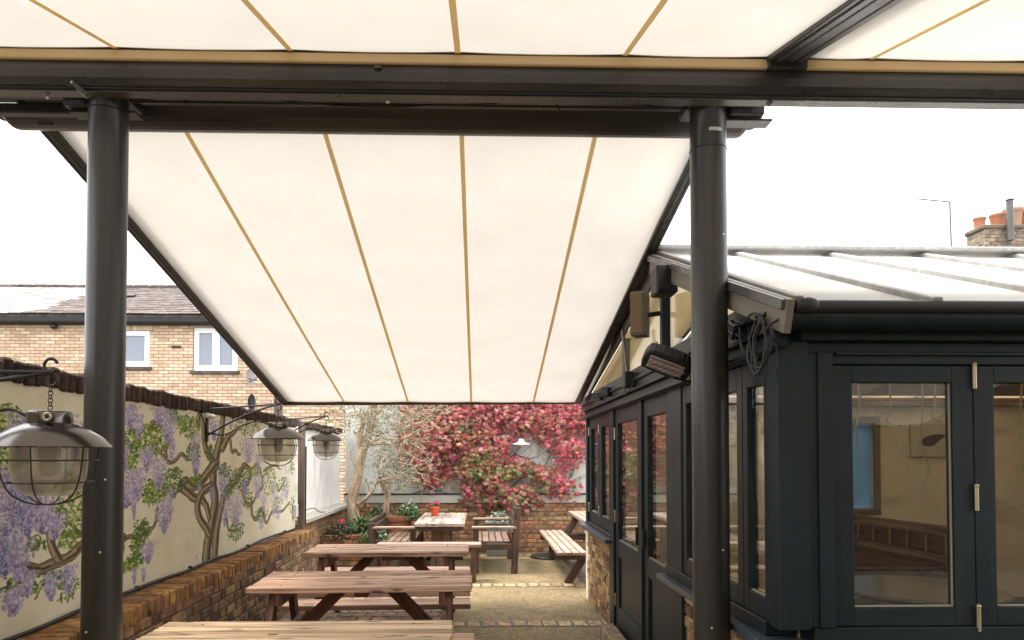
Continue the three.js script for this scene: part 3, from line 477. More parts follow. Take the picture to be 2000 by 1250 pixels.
  for (const [px, py, lab] of [[494, 788, 'dark mesh satellite dish low on the brick house wall'], [492, 738, 'grey satellite dish higher up the brick house wall']]) {
    const d = thing('satellite_dish', lab, 'satellite dish', onZ(px, py, Z).toArray()), g = py > 760;
    const dish = mesh('dish', lathe([[0.001, 0], [0.12, 0.012], [0.22, 0.04], [0.27, 0.07], [0.275, 0.072], [0.27, 0.074]], 28), g ? M.iron : std([0.3, 0.3, 0.31]), d, [0, 0, 0.22]); dish.rotation.set(R(80), 0, R(-68)); dish.scale.set(0.5, 0.7, 0.72);
    bar('mast', [0.02, -0.05, 0], [0.02, -0.05, 0.22], 0.035, 0.035, M.iron, d); bar('feed_arm', [0.02, -0.12, 0.24], [0.2, -0.06, 0.34], 0.02, 0.02, M.iron, d);
  }
}

// ================================================================ AWNINGS AND THEIR FRAME
const ridgeX0 = -4.2, ridgeX1 = 5.2;
{ // the long gutter beam on the ridge
  const b = thing('ridge_beam', 'long dark aluminium gutter beam carried by the two round posts', 'beam', [0, 3.19, -3.1]);
  const P = (l) => l.map(([y, z]) => [y - 3.19, z + 3.1]);
  const prof = []; prof.push([3.302, -3.016], [3.25, -3.005], [3.215, -3.01], [3.19, -3.03], [3.18, -3.05], [3.18, -3.095], [3.2, -3.11], [3.302, -3.11]);
  mesh('beam_profile', sweepX(P(prof), ridgeX0, ridgeX1), M.alu, b);
  mesh('drip_lip', sweepX(P([[3.1795, -3.045], [3.171, -3.045], [3.171, -3.1], [3.1795, -3.1]]), ridgeX0, ridgeX1), M.aluLight, b);
  mesh('groove', sweepX(P([[3.175, -3.0445], [3.179, -3.032], [3.183, -3.032], [3.183, -3.0445]]), ridgeX0, ridgeX1), M.aluGroove, b);
  mesh('hem_shadow_strip', sweepX(P([[3.345, -2.99], [3.333, -2.985], [3.33, -3.06], [3.345, -3.06]]), ridgeX0, ridgeX1), M.alu, b);  // dark strip put in for the shadow line along the fabric hem
  for (const x of [-1.85, -0.4]) mesh('bolt', new THREE.SphereGeometry(0.008, 8, 6), M.silver, b, [x, -0.03, 0.02]);
  mesh('clip', cbox(0.03, 0.012, 0.02, 0.003), M.aluLight, b, onZ(738, 132, -3.0).sub(V(0, 3.19, -3.1)));
  // rear channel with cables
  const c = thing('ridge_channel', 'grooved dark aluminium channel behind the gutter beam', 'beam', [0, 3.2, -3.33]);
  mesh('channel', cbox(3.45, 0.09, 0.19, 0.008), M.alu, c, [-0.43, 0.115, 0.055]);
  for (const [y, z] of [[0.067, 0.0], [0.067, 0.04], [0.067, 0.09]]) bar('channel_rib', [-2.1, y, z], [1.22, y, z], 0.012, 0.008, M.aluLight, c);
  const tg = new THREE.CylinderGeometry(0.05, 0.05, 2.3, 24); tg.rotateZ(Math.PI / 2); mesh('ridge_tube', tg, M.aluLight, c, [-3.0, 0.1, 0.05]);
  mesh('tube_rail', cbox(2.3, 0.05, 0.05, 0.006), M.alu, c, [-3.0, 0.04, -0.03]);
  const cab = thing('sagging_cable', 'thin black cable sagging along the channel between the posts', 'cable', [0, 3.235, -3.27]);
  const pts = []; for (let x = -1.6; x <= 1.0; x += 0.2) pts.push([x, 0.015 + 0.018 * Math.sin(x * 4.1) + rr(-0.008, 0.008), 0]); mesh('cable_sheath', wire(pts, 0.004), M.black, cab);
  for (const x of [-1.35, -0.68, 0.35]) mesh('cable_tie', wire([[x, 0.05, 0], [x + 0.01, 0.0, 0.006], [x + 0.035, -0.03, 0.01]], 0.003), M.black, cab);
}
{ // fabric: two sheets over the camera side, one sloping to the back of the yard
  const seamsX = [-2.24, -1.52, -0.796, -0.094, 0.61];
  function sheet(name, label, corners, seams, group) { // corners: [xa0, xa1] at the ridge edge, [xb0, xb1] far; y/z of both edges
    const { ya, za, yb, zb } = corners, o = V(0, yb, zb), t = thing(name, label, 'awning', o.toArray(), 0, group);
    const ny = 10;
    const pt = (x, f) => V(x, ya + (yb - ya) * f - 0.012 * Math.sin(Math.PI * f), za + (zb - za) * f).sub(o);
    const xs = [corners.x0, ...seams, corners.x1];
    for (let i = 0; i + 1 < xs.length; i++) {
      const pos = [], nor = [], uv = [], idx = [], nx = 4; const n = V(0, Math.abs(za - zb), 0).add(V(0, 0, (yb - ya) * Math.sign(za - zb))).normalize();
      for (let j = 0; j <= ny; j++) for (let k = 0; k <= nx; k++) { const x = xs[i] + (xs[i + 1] - xs[i]) * k / nx, p = pt(x, j / ny); p.y -= 0.006 * Math.sin(Math.PI * k / nx); pos.push(p.x, p.y, p.z); uv.push(x, j / ny * Math.abs(zb - za)); }
      for (let j = 0; j < ny; j++) for (let k = 0; k < nx; k++) { const a = j * (nx + 1) + k; idx.push(a, a + 1, a + nx + 1, a + 1, a + nx + 2, a + nx + 1); }
      const g = new THREE.BufferGeometry(); g.setAttribute('position', new THREE.Float32BufferAttribute(pos, 3)); g.setAttribute('uv', new THREE.Float32BufferAttribute(uv, 2)); g.setIndex(idx); g.computeVertexNormals();
      mesh('fabric_panel', g, M.fabric, t);
    }
    for (const x of seams) { const pos = [], idx = [], uv = []; for (let j = 0; j <= ny; j++) for (const s of [-1, 1]) { const p = pt(x + s * 0.0125, j / ny); p.y -= 0.004; pos.push(p.x, p.y, p.z); uv.push(s, j); } for (let j = 0; j < ny; j++) { const a = j * 2; idx.push(a, a + 1, a + 2, a + 1, a + 3, a + 2); } const g = new THREE.BufferGeometry(); g.setAttribute('position', new THREE.Float32BufferAttribute(pos, 3)); g.setAttribute('uv', new THREE.Float32BufferAttribute(uv, 2)); g.setIndex(idx); g.computeVertexNormals(); mesh('seam', g, M.seam, t); }
    return t;
  }
  function rail(parent, a, b, w = 0.075, h = 0.1) { const o = parent.position; a = a.clone().sub(o); b = b.clone().sub(o); const g = sub('guide_rail', parent); bar('rail_body', a, b, w, h, w > 0.1 ? M.aluLight : M.alu, g, 0.005); const dn = V(0, -h / 2 - 0.001, 0); for (const s of [-0.22, 0.22]) bar('rail_groove', a.clone().add(dn).add(V(s * w, 0, 0)), b.clone().add(dn).add(V(s * w, 0, 0)), 0.009, 0.004, M.aluGroove, g, 0); bar('rail_flange', a.clone().add(V(w * 0.4, h * 0.4, 0)), b.clone().add(V(w * 0.4, h * 0.4, 0)), w * 1.15, 0.018, M.aluLight, g, 0.002); return g; }
  // rear awning
  const ya = 3.33, za = -3.55, yb = 2.235, zb = -8.02;
  const a = sheet('rear_awning', 'cream retractable awning sloping down over the picnic tables', { x0: -2.175, x1: 1.12, ya, za, yb, zb }, [-1.51, -0.8, -0.095, 0.6]);
  rail(a, V(-2.2, ya + 0.02, za), V(-2.17, yb + 0.02, zb)); rail(a, V(1.172, ya + 0.01, za), V(1.1, yb + 0.03, zb));
  const o = a.position; bar('front_bar', V(-2.2, yb - 0.01, zb - 0.03).sub(o), V(1.13, yb + 0.012, zb - 0.03).sub(o), 0.07, 0.055, M.alu, a, 0.01);
  bar('front_fabric', V(-2.13, yb + 0.03, zb + 0.01).sub(o), V(1.06, yb + 0.055, zb + 0.01).sub(o), 0.03, 0.05, M.valance, a, 0.012);
  // cassette with rounded end caps
  const prof = []; for (let k = 0; k <= 14; k++) { const t = Math.PI * (1 + k / 14) ; prof.push([3.362 + 0.1 * Math.sin(t) , -3.52 - 0.1 * Math.cos(t)]); } prof.push([3.42, -3.42], [3.42, -3.62]);
  const cg = sweepX(prof.map(([y, z]) => [y - o.y, z - o.z]), -2.3, 1.33, 0.035); mesh('cassette', cg, M.alu, a);
  for (const x of [-2.33, 1.36]) { const e = new THREE.SphereGeometry(0.1, 20, 14); e.scale(0.6, 0.95, 1); mesh('end_cap', e, M.alu, a, V(x, 3.362, -3.52).sub(o)); }
  for (const [px, py] of [[66, 205], [100, 212]]) mesh('cap_screw', new THREE.SphereGeometry(0.012, 10, 8), M.silver, a, onZ(px, py, -3.44).sub(o));
  bar('arm_bracket', V(-2.1, 3.33, -3.46).sub(o), V(-2.1, 3.23, -3.5).sub(o), 0.07, 0.05, M.alu, a);
  // near awnings
  const n1 = sheet('near_awning', 'cream awning overhead with four tan seams, up to the grooved guide rail', { x0: -2.6, x1: 1.24, ya: 3.335, za: -3.0, yb: 1.98, zb: 2.0 }, [-2.24, -1.525, -0.797, -0.094, 0.617]);
  const n2 = sheet('near_awning', 'cream awning overhead with faint seams beyond the grooved guide rail', { x0: 1.4, x1: 4.9, ya: 3.335, za: -3.0, yb: 1.98, zb: 2.0 }, [1.68, 2.4, 3.1, 3.8, 4.5]);
  const rl = rail(n1, V(1.315, 3.36, -3.02), V(1.34, 1.99, 2.0), 0.13, 0.085);  // lighter body colour paints in the reflection on the rail underside; side stays dark
  bar('rail_side', V(1.235, 3.35, -3.02).sub(n1.position), V(1.26, 1.98, 2.0).sub(n1.position), 0.02, 0.06, M.alu, rl);
  mesh('rail_shoe', cbox(0.17, 0.075, 0.05, 0.005), M.alu, rl, V(1.315, 3.315, -3.005).sub(n1.position));
  for (const [t, x0, x1] of [[n1, -2.6, 1.235], [n2, 1.395, 4.9]]) { const q = t.position; bar('roll_fabric', V(x0, 3.305, -3.004).sub(q), V(x1, 3.305, -3.004).sub(q), 0.02, 0.042, M.valance, t, 0.006); }
}
function supportPost(x, label, withLabel) {
  const t = thing('support_post', label, 'post', [x, 0, -3.3]), r = 0.0835;
  const g = new THREE.CylinderGeometry(r, r, 3.24, 48, 1); const m = mesh('shaft', g, M.alu, t, [0, 1.62, 0]);
  mesh('base_plate', cbox(0.26, 0.015, 0.26, 0.003), M.alu, t, [0, 0.0075, 0]);
  mesh('head_plate', cbox(0.22, 0.03, 0.2, 0.004), M.alu, t, [0, 3.255, 0]);
  mesh('seam_ring', new THREE.TorusGeometry(r + 0.0005, 0.0025, 6, 48).rotateX(Math.PI / 2), M.black, t, [0, withLabel ? 3.055 : 3.2, 0]);
  for (const s of [-1, 1]) { mesh('head_bolt', new THREE.SphereGeometry(0.011, 10, 8), M.silver, t, [s * 0.035, 3.235, 0.105]); }
  if (withLabel) { const l = new THREE.CylinderGeometry(r + 0.001, r + 0.001, 0.016, 16, 1, true, -0.25, 0.75); mesh('sticker', l, std([0.45, 0.5, 0.45], { roughness: 0.5, side: THREE.DoubleSide }), t, [0, 3.125, 0]); }
  for (const [y, a] of [[1.2, 0.35], [1.62 + (withLabel ? 1.02 : -0.1), 0.55], [0.85, -0.3]]) mesh('rivet', new THREE.SphereGeometry(0.006, 8, 6), M.silver, t, [Math.sin(a) * r, y, Math.cos(a) * r]);
  const bw = sub('top_bracket', t); mesh('bracket_plate', cbox(0.3, 0.012, 0.08, 0.002), withLabel ? M.aluLight : M.alu, bw, [withLabel ? 0.15 : -0.02, 3.2, -0.02]); mesh('bracket_web', cbox(0.16, 0.05, 0.07, 0.004), M.alu, bw, [withLabel ? 0.17 : -0.1, 3.235, 0.02]);
  return t;
}
supportPost(-1.705, 'round dark aluminium post standing by the mural wall', false);
supportPost(1.07, 'round dark aluminium post standing by the glazed doors', true);
{ const p = onZ(1473, 188, -3.08), c = thing('cable_clamp', 'small dark clamp under the beam with two bolted jaws', 'clamp', p.toArray()); for (const [dx, dy] of [[0, 0], [0.085, -0.002]]) { mesh('jaw', cbox(0.06, 0.022, 0.05, 0.004), M.alu, c, [dx, dy, 0]); mesh('jaw_bolt', new THREE.SphereGeometry(0.007, 8, 6), M.silver, c, [dx + 0.012, -0.004, 0.027]); } bar('strap', [0, 0, 0.02], [0.07, -0.045, 0.02], 0.03, 0.008, M.aluLight, c);
  const q = onZ(148, 168, -3.05), d = thing('beam_clamp', 'dark hinged clamp on the beam above the mural post', 'clamp', q.toArray()); mesh('jaw', cbox(0.06, 0.02, 0.04, 0.004), M.aluLight, d, [0, 0, 0]); bar('lever', [0, 0, 0.02], [0.06, -0.05, 0.01], 0.03, 0.02, M.alu, d); mesh('jaw_bolt', new THREE.SphereGeometry(0.009, 8, 6), M.silver, d, [0.0, 0.0, 0.025]); }

// ================================================================ CONSERVATORY
const XC = 1.229, ZF = -2.9, ZR = -8.2, XE = 6.4;
{
  const c = thing('conservatory', 'dark painted timber conservatory with glazed doors and white roof panels', 'conservatory', [(XC + XE) / 2, 0, (ZF + ZR) / 2]), o = c.position;
  const B = (name, x0, x1, y0, y1, z0, z1, mat, par = c, k = 0.004) => lim(name, x0 - o.x, x1 - o.x, y0, y1, z0 - o.z, z1 - o.z, mat, par, k);
  const D = 0.1; // frame depth
  // plinths
  const bl = [];
  function plinthSide(z0, z1, seed) { B('plinth_core', XC + 0.012, XC + 0.2, 0, 0.825, z1, z0, M.mortar, c, 0); bl.push(...courses(V(XC + 0.012, 0.0, z0), V(0, 0, 1), V(-1, 0, 0), z1 - z0, 0.825, { set: BR.cons, seed, pitch: 0.225, jit: 0.004, bond: 'flemish', depth: 0.06, proud: 0.01 })); }
  plinthSide(-8.2, -6.6, 41); plinthSide(-4.66, ZF, 42);
  B('plinth_core', XC + 0.2, XE, 0, 0.825, ZF - 0.2, ZF - 0.012, M.mortar, c, 0); bl.push(...courses(V(XC, 0, ZF - 0.012), X1, Z1, 1.9, 0.825, { set: BR.cons, seed: 43, jit: 0.004, bond: 'flemish', depth: 0.06, proud: 0.01 }));
  lay(c, 'brick', bl, BR.cons, 300, 0.006);
  // sills
  B('sill', XC - 0.085, XC + 0.12, 0.828, 0.862, -8.26, -6.56, M.paintSill); B('sill', XC - 0.075, XC + 0.12, 0.828, 0.862, -4.68, ZF + 0.09, M.paintSill); B('sill', XC + 0.121, XE, 0.828, 0.864, ZF - 0.12, ZF + 0.09, M.paintSill);
  B('sill_step', XC - 0.02, XC + 0.12, 0.863, 0.925, -4.66, ZF - 0.125, M.paint); B('sill_step', XC + 0.125, XE, 0.865, 0.93, ZF - 0.12, ZF + 0.02, M.paint);
  B('sill_step', XC - 0.02, XC + 0.12, 0.863, 0.9, -8.2, -6.62, M.paint);
  // posts on the side wall
  for (const [z0, z1, y0] of [[-8.2, -8.08, 0.9], [-6.72, -6.5, 0.0], [-5.47, -5.37, 0.0], [-4.6, -4.3, 0.0], [-3.0, ZF + 0.02, 0.925]]) B('post', XC - 0.015, XC + D, y0, 2.05, z0, z1, M.paint);
  B('corner_pillar', XC + 0.1, 1.438, 0.93, 2.05, ZF - D, ZF + 0.018, M.paint); B('corner_post', XC - 0.03, XC + 0.099, 0.926, 2.09, ZF - 0.05, ZF + 0.045, M.paint); B('pillar_board', 1.375, 1.437, 0.932, 2.048, ZF + 0.018, ZF + 0.028, M.paint, c, 0.002);
  // head and fascia
  B('side_head', XC - 0.02, XC + D, 2.05, 2.14, -8.25, ZF + 0.02, M.paint); B('side_fascia', XC - 0.045, XC + D - 0.01, 2.14, 2.3, -8.3, -3.12, M.paint); B('side_fascia', XC - 0.044, XC + D - 0.01, 2.14, 2.215, -3.12, ZF + 0.03, M.paint); B('fascia_bead', XC - 0.06, XC - 0.045, 2.13, 2.15, -8.3, ZF + 0.03, M.paint); B('drip_mould', XC - 0.07, XC - 0.02, 2.05, 2.072, -8.25, ZF + 0.03, M.paint);
  B('front_head', XC + 0.1, XE, 2.0, 2.09, ZF - D, ZF + 0.015, M.paint); B('front_mould', 1.45, XE, 2.035, 2.05, ZF + 0.015, ZF + 0.034, M.paint); B('front_fascia', XC + 0.06, XE, 2.09, 2.19, ZF - D, ZF + 0.075, M.paint);
  B('conduit', XC - 0.066, XC - 0.046, 2.2, 2.222, -8.2, ZF, M.paint);
  // a glazed leaf in a plane: u along, thickness along n
  function leaf(kind, origin, u, n, w, h, { st = 0.09, top = 0.1, bot = 0.14, bar2, panelTop, mat = M.paint, t = 0.05, pane = M.glass } = {}) {
    const g = sub(kind, c, origin.clone().sub(o).toArray()); g.quaternion.setFromRotationMatrix(new THREE.Matrix4().makeBasis(u, Y1, n)); if (u.clone().cross(Y1).dot(n) < 0) console.log('mirrored', kind);
    const b = (nm, x0, x1, y0, y1, z0 = -t / 2, z1 = t / 2, m = mat) => mesh(nm, cbox(x1 - x0, y1 - y0, z1 - z0, 0.003, q2(RND()), q2(RND())), m, g, [(x0 + x1) / 2, (y0 + y1) / 2, (z0 + z1) / 2]);
    b('stile', 0, st, 0, h); b('stile', w - st, w, 0, h); b('rail', st, w - st, h - top, h); b('rail', st, w - st, 0, bot);
    let gy = bot;
    if (panelTop) { b('rail', st, w - st, panelTop, panelTop + 0.13); b('panel', st, w - st, bot, panelTop, -0.01, 0.006); const m = 0.018; b('moulding', st, w - st, bot, bot + m, 0.006, 0.02); b('moulding', st, w - st, panelTop - m, panelTop, 0.006, 0.02); b('moulding', st, st + m, bot + m, panelTop - m, 0.006, 0.02); b('moulding', w - st - m, w - st, bot + m, panelTop - m, 0.006, 0.02); gy = panelTop + 0.13; }
    b('pane', st, w - st, gy, h - top, -0.004, 0.004, pane);
    const bead = std([0.3, 0.29, 0.22], { roughness: 0.6 }); b('glazing_bead', st, w - st, gy, gy + 0.008, 0.006, 0.014, bead); b('glazing_bead', w - st - 0.008, w - st, gy + 0.008, h - top, 0.006, 0.014, bead);
    return g;
  }
  const S = V(0, 0, 1), SN = V(-1, 0, 0); // side wall: u towards the camera, faces -x
  const hinge = (g, x, y, z, L = 0.11) => { mesh('hinge', new THREE.CylinderGeometry(0.009, 0.009, L, 10), M.brass, g, [x, y, z]); mesh('hinge_pin', new THREE.SphereGeometry(0.011, 8, 6), M.brass, g, [x, y + L / 2, z]); };
  // far window: two narrow leaves
  for (const [z, w] of [[-8.08, 0.68], [-7.4, 0.68]]) { const g = leaf('window', V(XC + 0.035, 0.905, z), S, SN, w, 1.145, { st: 0.13, top: 0.12, bot: 0.12 }); hinge(g, 0.01, 1.0, 0.03, 0.09); hinge(g, 0.01, 0.15, 0.03, 0.09); }
  // two doors
  { const g = leaf('door', V(XC + 0.03, 0.03, -6.5), S, SN, 1.03, 2.02, { st: 0.12, top: 0.13, bot: 0.24, panelTop: 0.72 }); for (const y of [0.3, 1.05, 1.8]) hinge(g, 0.005, y, 0.03, 0.1); mesh('handle', cbox(0.02, 0.14, 0.03, 0.004), M.iron, g, [0.97, 0.98, 0.04]); }
  { const g = leaf('door', V(XC + 0.03, 0.03, -5.37), S, SN, 0.77, 2.02, { st: 0.12, top: 0.13, bot: 0.24, panelTop: 0.72 }); for (const y of [0.3, 1.05, 1.8]) hinge(g, 0.765, y, 0.03, 0.1); mesh('handle', cbox(0.02, 0.14, 0.03, 0.004), M.iron, g, [0.05, 0.98, 0.04]); }
  B('door_sill', XC - 0.02, XC + 0.12, 0.0, 0.03, -6.5, -4.6, M.mortarDark);
  // near side windows
  leaf('window', V(XC + 0.02, 0.927, -4.3), S, SN, 0.99, 1.12, { st: 0.075, top: 0.11, bot: 0.09 }); leaf('window', V(XC + 0.02, 0.927, -3.305), S, SN, 0.3, 1.12, { st: 0.055, top: 0.11, bot: 0.09 });
  // front casements
  const FU = X1, FN = Z1; let x = 1.442;
  for (const w of [0.592, 0.592, 0.592, 0.6, 0.6, 0.6, 0.6, 0.6]) { const g = leaf('window', V(x, 0.932, ZF - 0.02), FU, FN, w - 0.004, 1.065, { st: 0.086, top: 0.07, bot: 0.075 }); if (x > XC + 0.3) for (const y of [0.03, 0.52, 1.02]) hinge(g, -0.002, y, 0.034, 0.1); x += w; if (x > XE - 0.3) break; }
  // gutter of the front eave
  const G = (l) => l.map(([y, z]) => [y, z - o.z]); const gut = []; for (let k = 0; k <= 12; k++) { const a = Math.PI * (1 + k / 12); gut.push([2.17 + 0.05 * Math.sin(a), -2.755 - 0.062 * Math.cos(a)]); } gut.push([2.185, -2.69], [2.185, -2.82]);
  const gg = sweepX(G(gut), XC - 0.05 - o.x, XE - o.x, 0.004); mesh('gutter', gg, M.paint, c);
  for (let k = 0; k < 5; k++) B('gutter_bracket', 1.5 + k * 0.8, 1.53 + k * 0.8, 2.18, 2.191, -2.83, -2.688, M.paint);
  // roof: ridge along x
  const rz = -4.82, ry = 2.99, ez = -2.68, ey = 2.195, fz = -8.45, fy = 2.33, bars = [1.212, 1.75, 2.39, 3.03, 3.67, 4.31, 4.95, 5.6, 6.45];
  for (const [z1, y1] of [[ez, ey], [fz, fy]]) {
    for (let i = 0; i + 1 < bars.length; i++) bar('roof_panel', V((bars[i] + bars[i + 1]) / 2, ry, rz).sub(o), V((bars[i] + bars[i + 1]) / 2, y1, z1).sub(o), bars[i + 1] - bars[i] - 0.006, 0.016, M.polycarb, c, 0);
    bars.forEach((bx, i) => bar('glazing_bar', V(bx, ry + 0.02, rz).sub(o), V(bx, y1 + 0.02, z1).sub(o), 0.045, 0.035, i ? M.barLight : M.barge, c, 0.006));
    for (let i = 0; i + 1 < bars.length; i++) bar('roof_blind', V((bars[i] + bars[i + 1]) / 2, ry - 0.12, rz).sub(o), V((bars[i] + bars[i + 1]) / 2, y1 + (z1 > rz ? 0.02 : -0.06), z1 + (z1 > rz ? -0.34 : 0.3)).sub(o), bars[i + 1] - bars[i] - 0.05, 0.006, M.blind, c, 0);
    // rafters under the panels
    for (const bx of bars.slice(1, -1)) bar('rafter', V(bx, ry - 0.06, rz).sub(o), V(bx, y1 - 0.06 + (z1 > rz ? 0.1 : 0), z1 - (z1 > rz ? 0.29 : 0)).sub(o), 0.045, 0.09, M.barge, c, 0.003);
  }
  bar('ridge_cap', V(1.19, ry + 0.045, rz).sub(o), V(6.45, ry + 0.045, rz).sub(o), 0.16, 0.03, M.barLight, c, 0.01); bar('ridge_board', V(1.2, ry - 0.08, rz).sub(o), V(6.4, ry - 0.08, rz).sub(o), 0.04, 0.14, M.barge, c);
  const er = new THREE.CylinderGeometry(0.026, 0.026, 5.3, 16); er.rotateZ(Math.PI / 2); mesh('eave_roll', er, M.black, c, V(XC + 2.62, 2.195, -2.69).sub(o)); for (const bx of [1.25, 2.39]) mesh('roll_stop', new THREE.SphereGeometry(0.033, 14, 10).scale(1.4, 1, 1), M.black, c, V(bx, 2.197, -2.685).sub(o));
  // barge boards and the glazed gable
  bar('barge_board', V(1.166, ry - 0.06, rz + 0.02).sub(o), V(1.166, ey - 0.045, ez + 0.02).sub(o), 0.03, 0.13, M.barge, c); bar('barge_trim', V(1.146, ry - 0.02, rz + 0.02).sub(o), V(1.146, ey + 0.0, ez + 0.02).sub(o), 0.02, 0.04, M.aluLight, c);
  bar('barge_board', V(1.222, ry - 0.06, rz - 0.02).sub(o), V(1.222, fy - 0.045, fz).sub(o), 0.03, 0.12, M.barge, c);
  const gp = (z0, z1) => { const top = (z) => z > rz ? ry + (ey - ry) * (rz - z) / (rz - ez) - 0.1 : ry + (fy - ry) * (rz - z) / (rz - fz) - 0.1; const s = new THREE.Shape(); s.moveTo(-z0, 2.3); s.lineTo(-z0, Math.max(2.302, top(z0))); s.lineTo(-z1, Math.max(2.302, top(z1))); s.lineTo(-z1, 2.3); const g = new THREE.ExtrudeGeometry(s, { depth: 0.008, bevelEnabled: false }); g.rotateY(Math.PI / 2); g.translate(XC + 0.03 - o.x, 0, -o.z); return g; };
  for (const [z0, z1] of [[-2.95, -3.9], [-3.94, -4.8], [-4.84, -6.1], [-6.14, -8.2]]) mesh('gable_pane', gp(z0, z1), M.glass, c);
  for (const z of [-3.92, -4.82, -6.12]) { const top = z > rz ? ry + (ey - ry) * (rz - z) / (rz - ez) : ry + (fy - ry) * (rz - z) / (rz - fz); B('gable_post', XC, XC + 0.06, 2.3, top - 0.05, z - 0.03, z + 0.03, z === -4.82 ? M.paint : M.barge); }
  // room behind
  const roomPlaster = std([0.8, 0.76, 0.67], { map: T.plaster, bumpMap: T.plasterBump, bumpScale: 0.003, roughness: 0.85 }), wx0 = onZ(1648, 900, ZR + 0.1).x, wx1 = onZ(1709, 900, ZR + 0.1).x;
  B('floor_boards', XC + 0.13, XE, -0.02, 0.018, ZR, ZF - 0.2, M.darkWood[0], c, 0);
  B('rear_wall', XC, wx0, 0, 2.34, ZR - 0.1, ZR + 0.08, roomPlaster, c, 0); B('rear_wall', wx1, XE, 0, 2.34, ZR - 0.1, ZR + 0.08, roomPlaster, c, 0); B('rear_wall', wx0, wx1, 0, 1.02, ZR - 0.1, ZR + 0.08, roomPlaster, c, 0); B('rear_wall', wx0, wx1, 2.02, 2.34, ZR - 0.1, ZR + 0.08, roomPlaster, c, 0);
  B('end_wall', XE - 0.12, XE, 0.018, 3.0, ZR + 0.08, ZF - 0.2, roomPlaster, c, 0);
  const frost = std([0.36, 0.56, 0.72], { transmission: 0.6, thickness: 0, roughness: 0.85, map: T.plaster });
  const gw = sub('window', c, V((wx0 + wx1) / 2, 1.02, ZR).sub(o).toArray()); mesh('frosted_pane', cbox(wx1 - wx0, 1, 0.008, 0), frost, gw, [0, 0.5, 0]); for (const s of [-1, 1]) mesh('frame_stile', cbox(0.07, 1.1, 0.05, 0.006), M.barge, gw, [s * ((wx1 - wx0) / 2 + 0.02), 0.5, 0.1]); mesh('frame_rail', cbox(wx1 - wx0 + 0.1, 0.07, 0.05, 0.006), M.barge, gw, [0, -0.02, 0.101]); mesh('frame_rail', cbox(wx1 - wx0 + 0.1, 0.07, 0.05, 0.006), M.barge, gw, [0, 1.03, 0.101]);
  B('tie_beam', XC + 0.1, XE - 0.1, 2.16, 2.29, -6.2, -6.08, M.darkWood[0]); B('wall_plate', XC + 0.1, XE - 0.12, 2.2, 2.3, ZR + 0.08, ZR + 0.2, M.mid[0]);
}
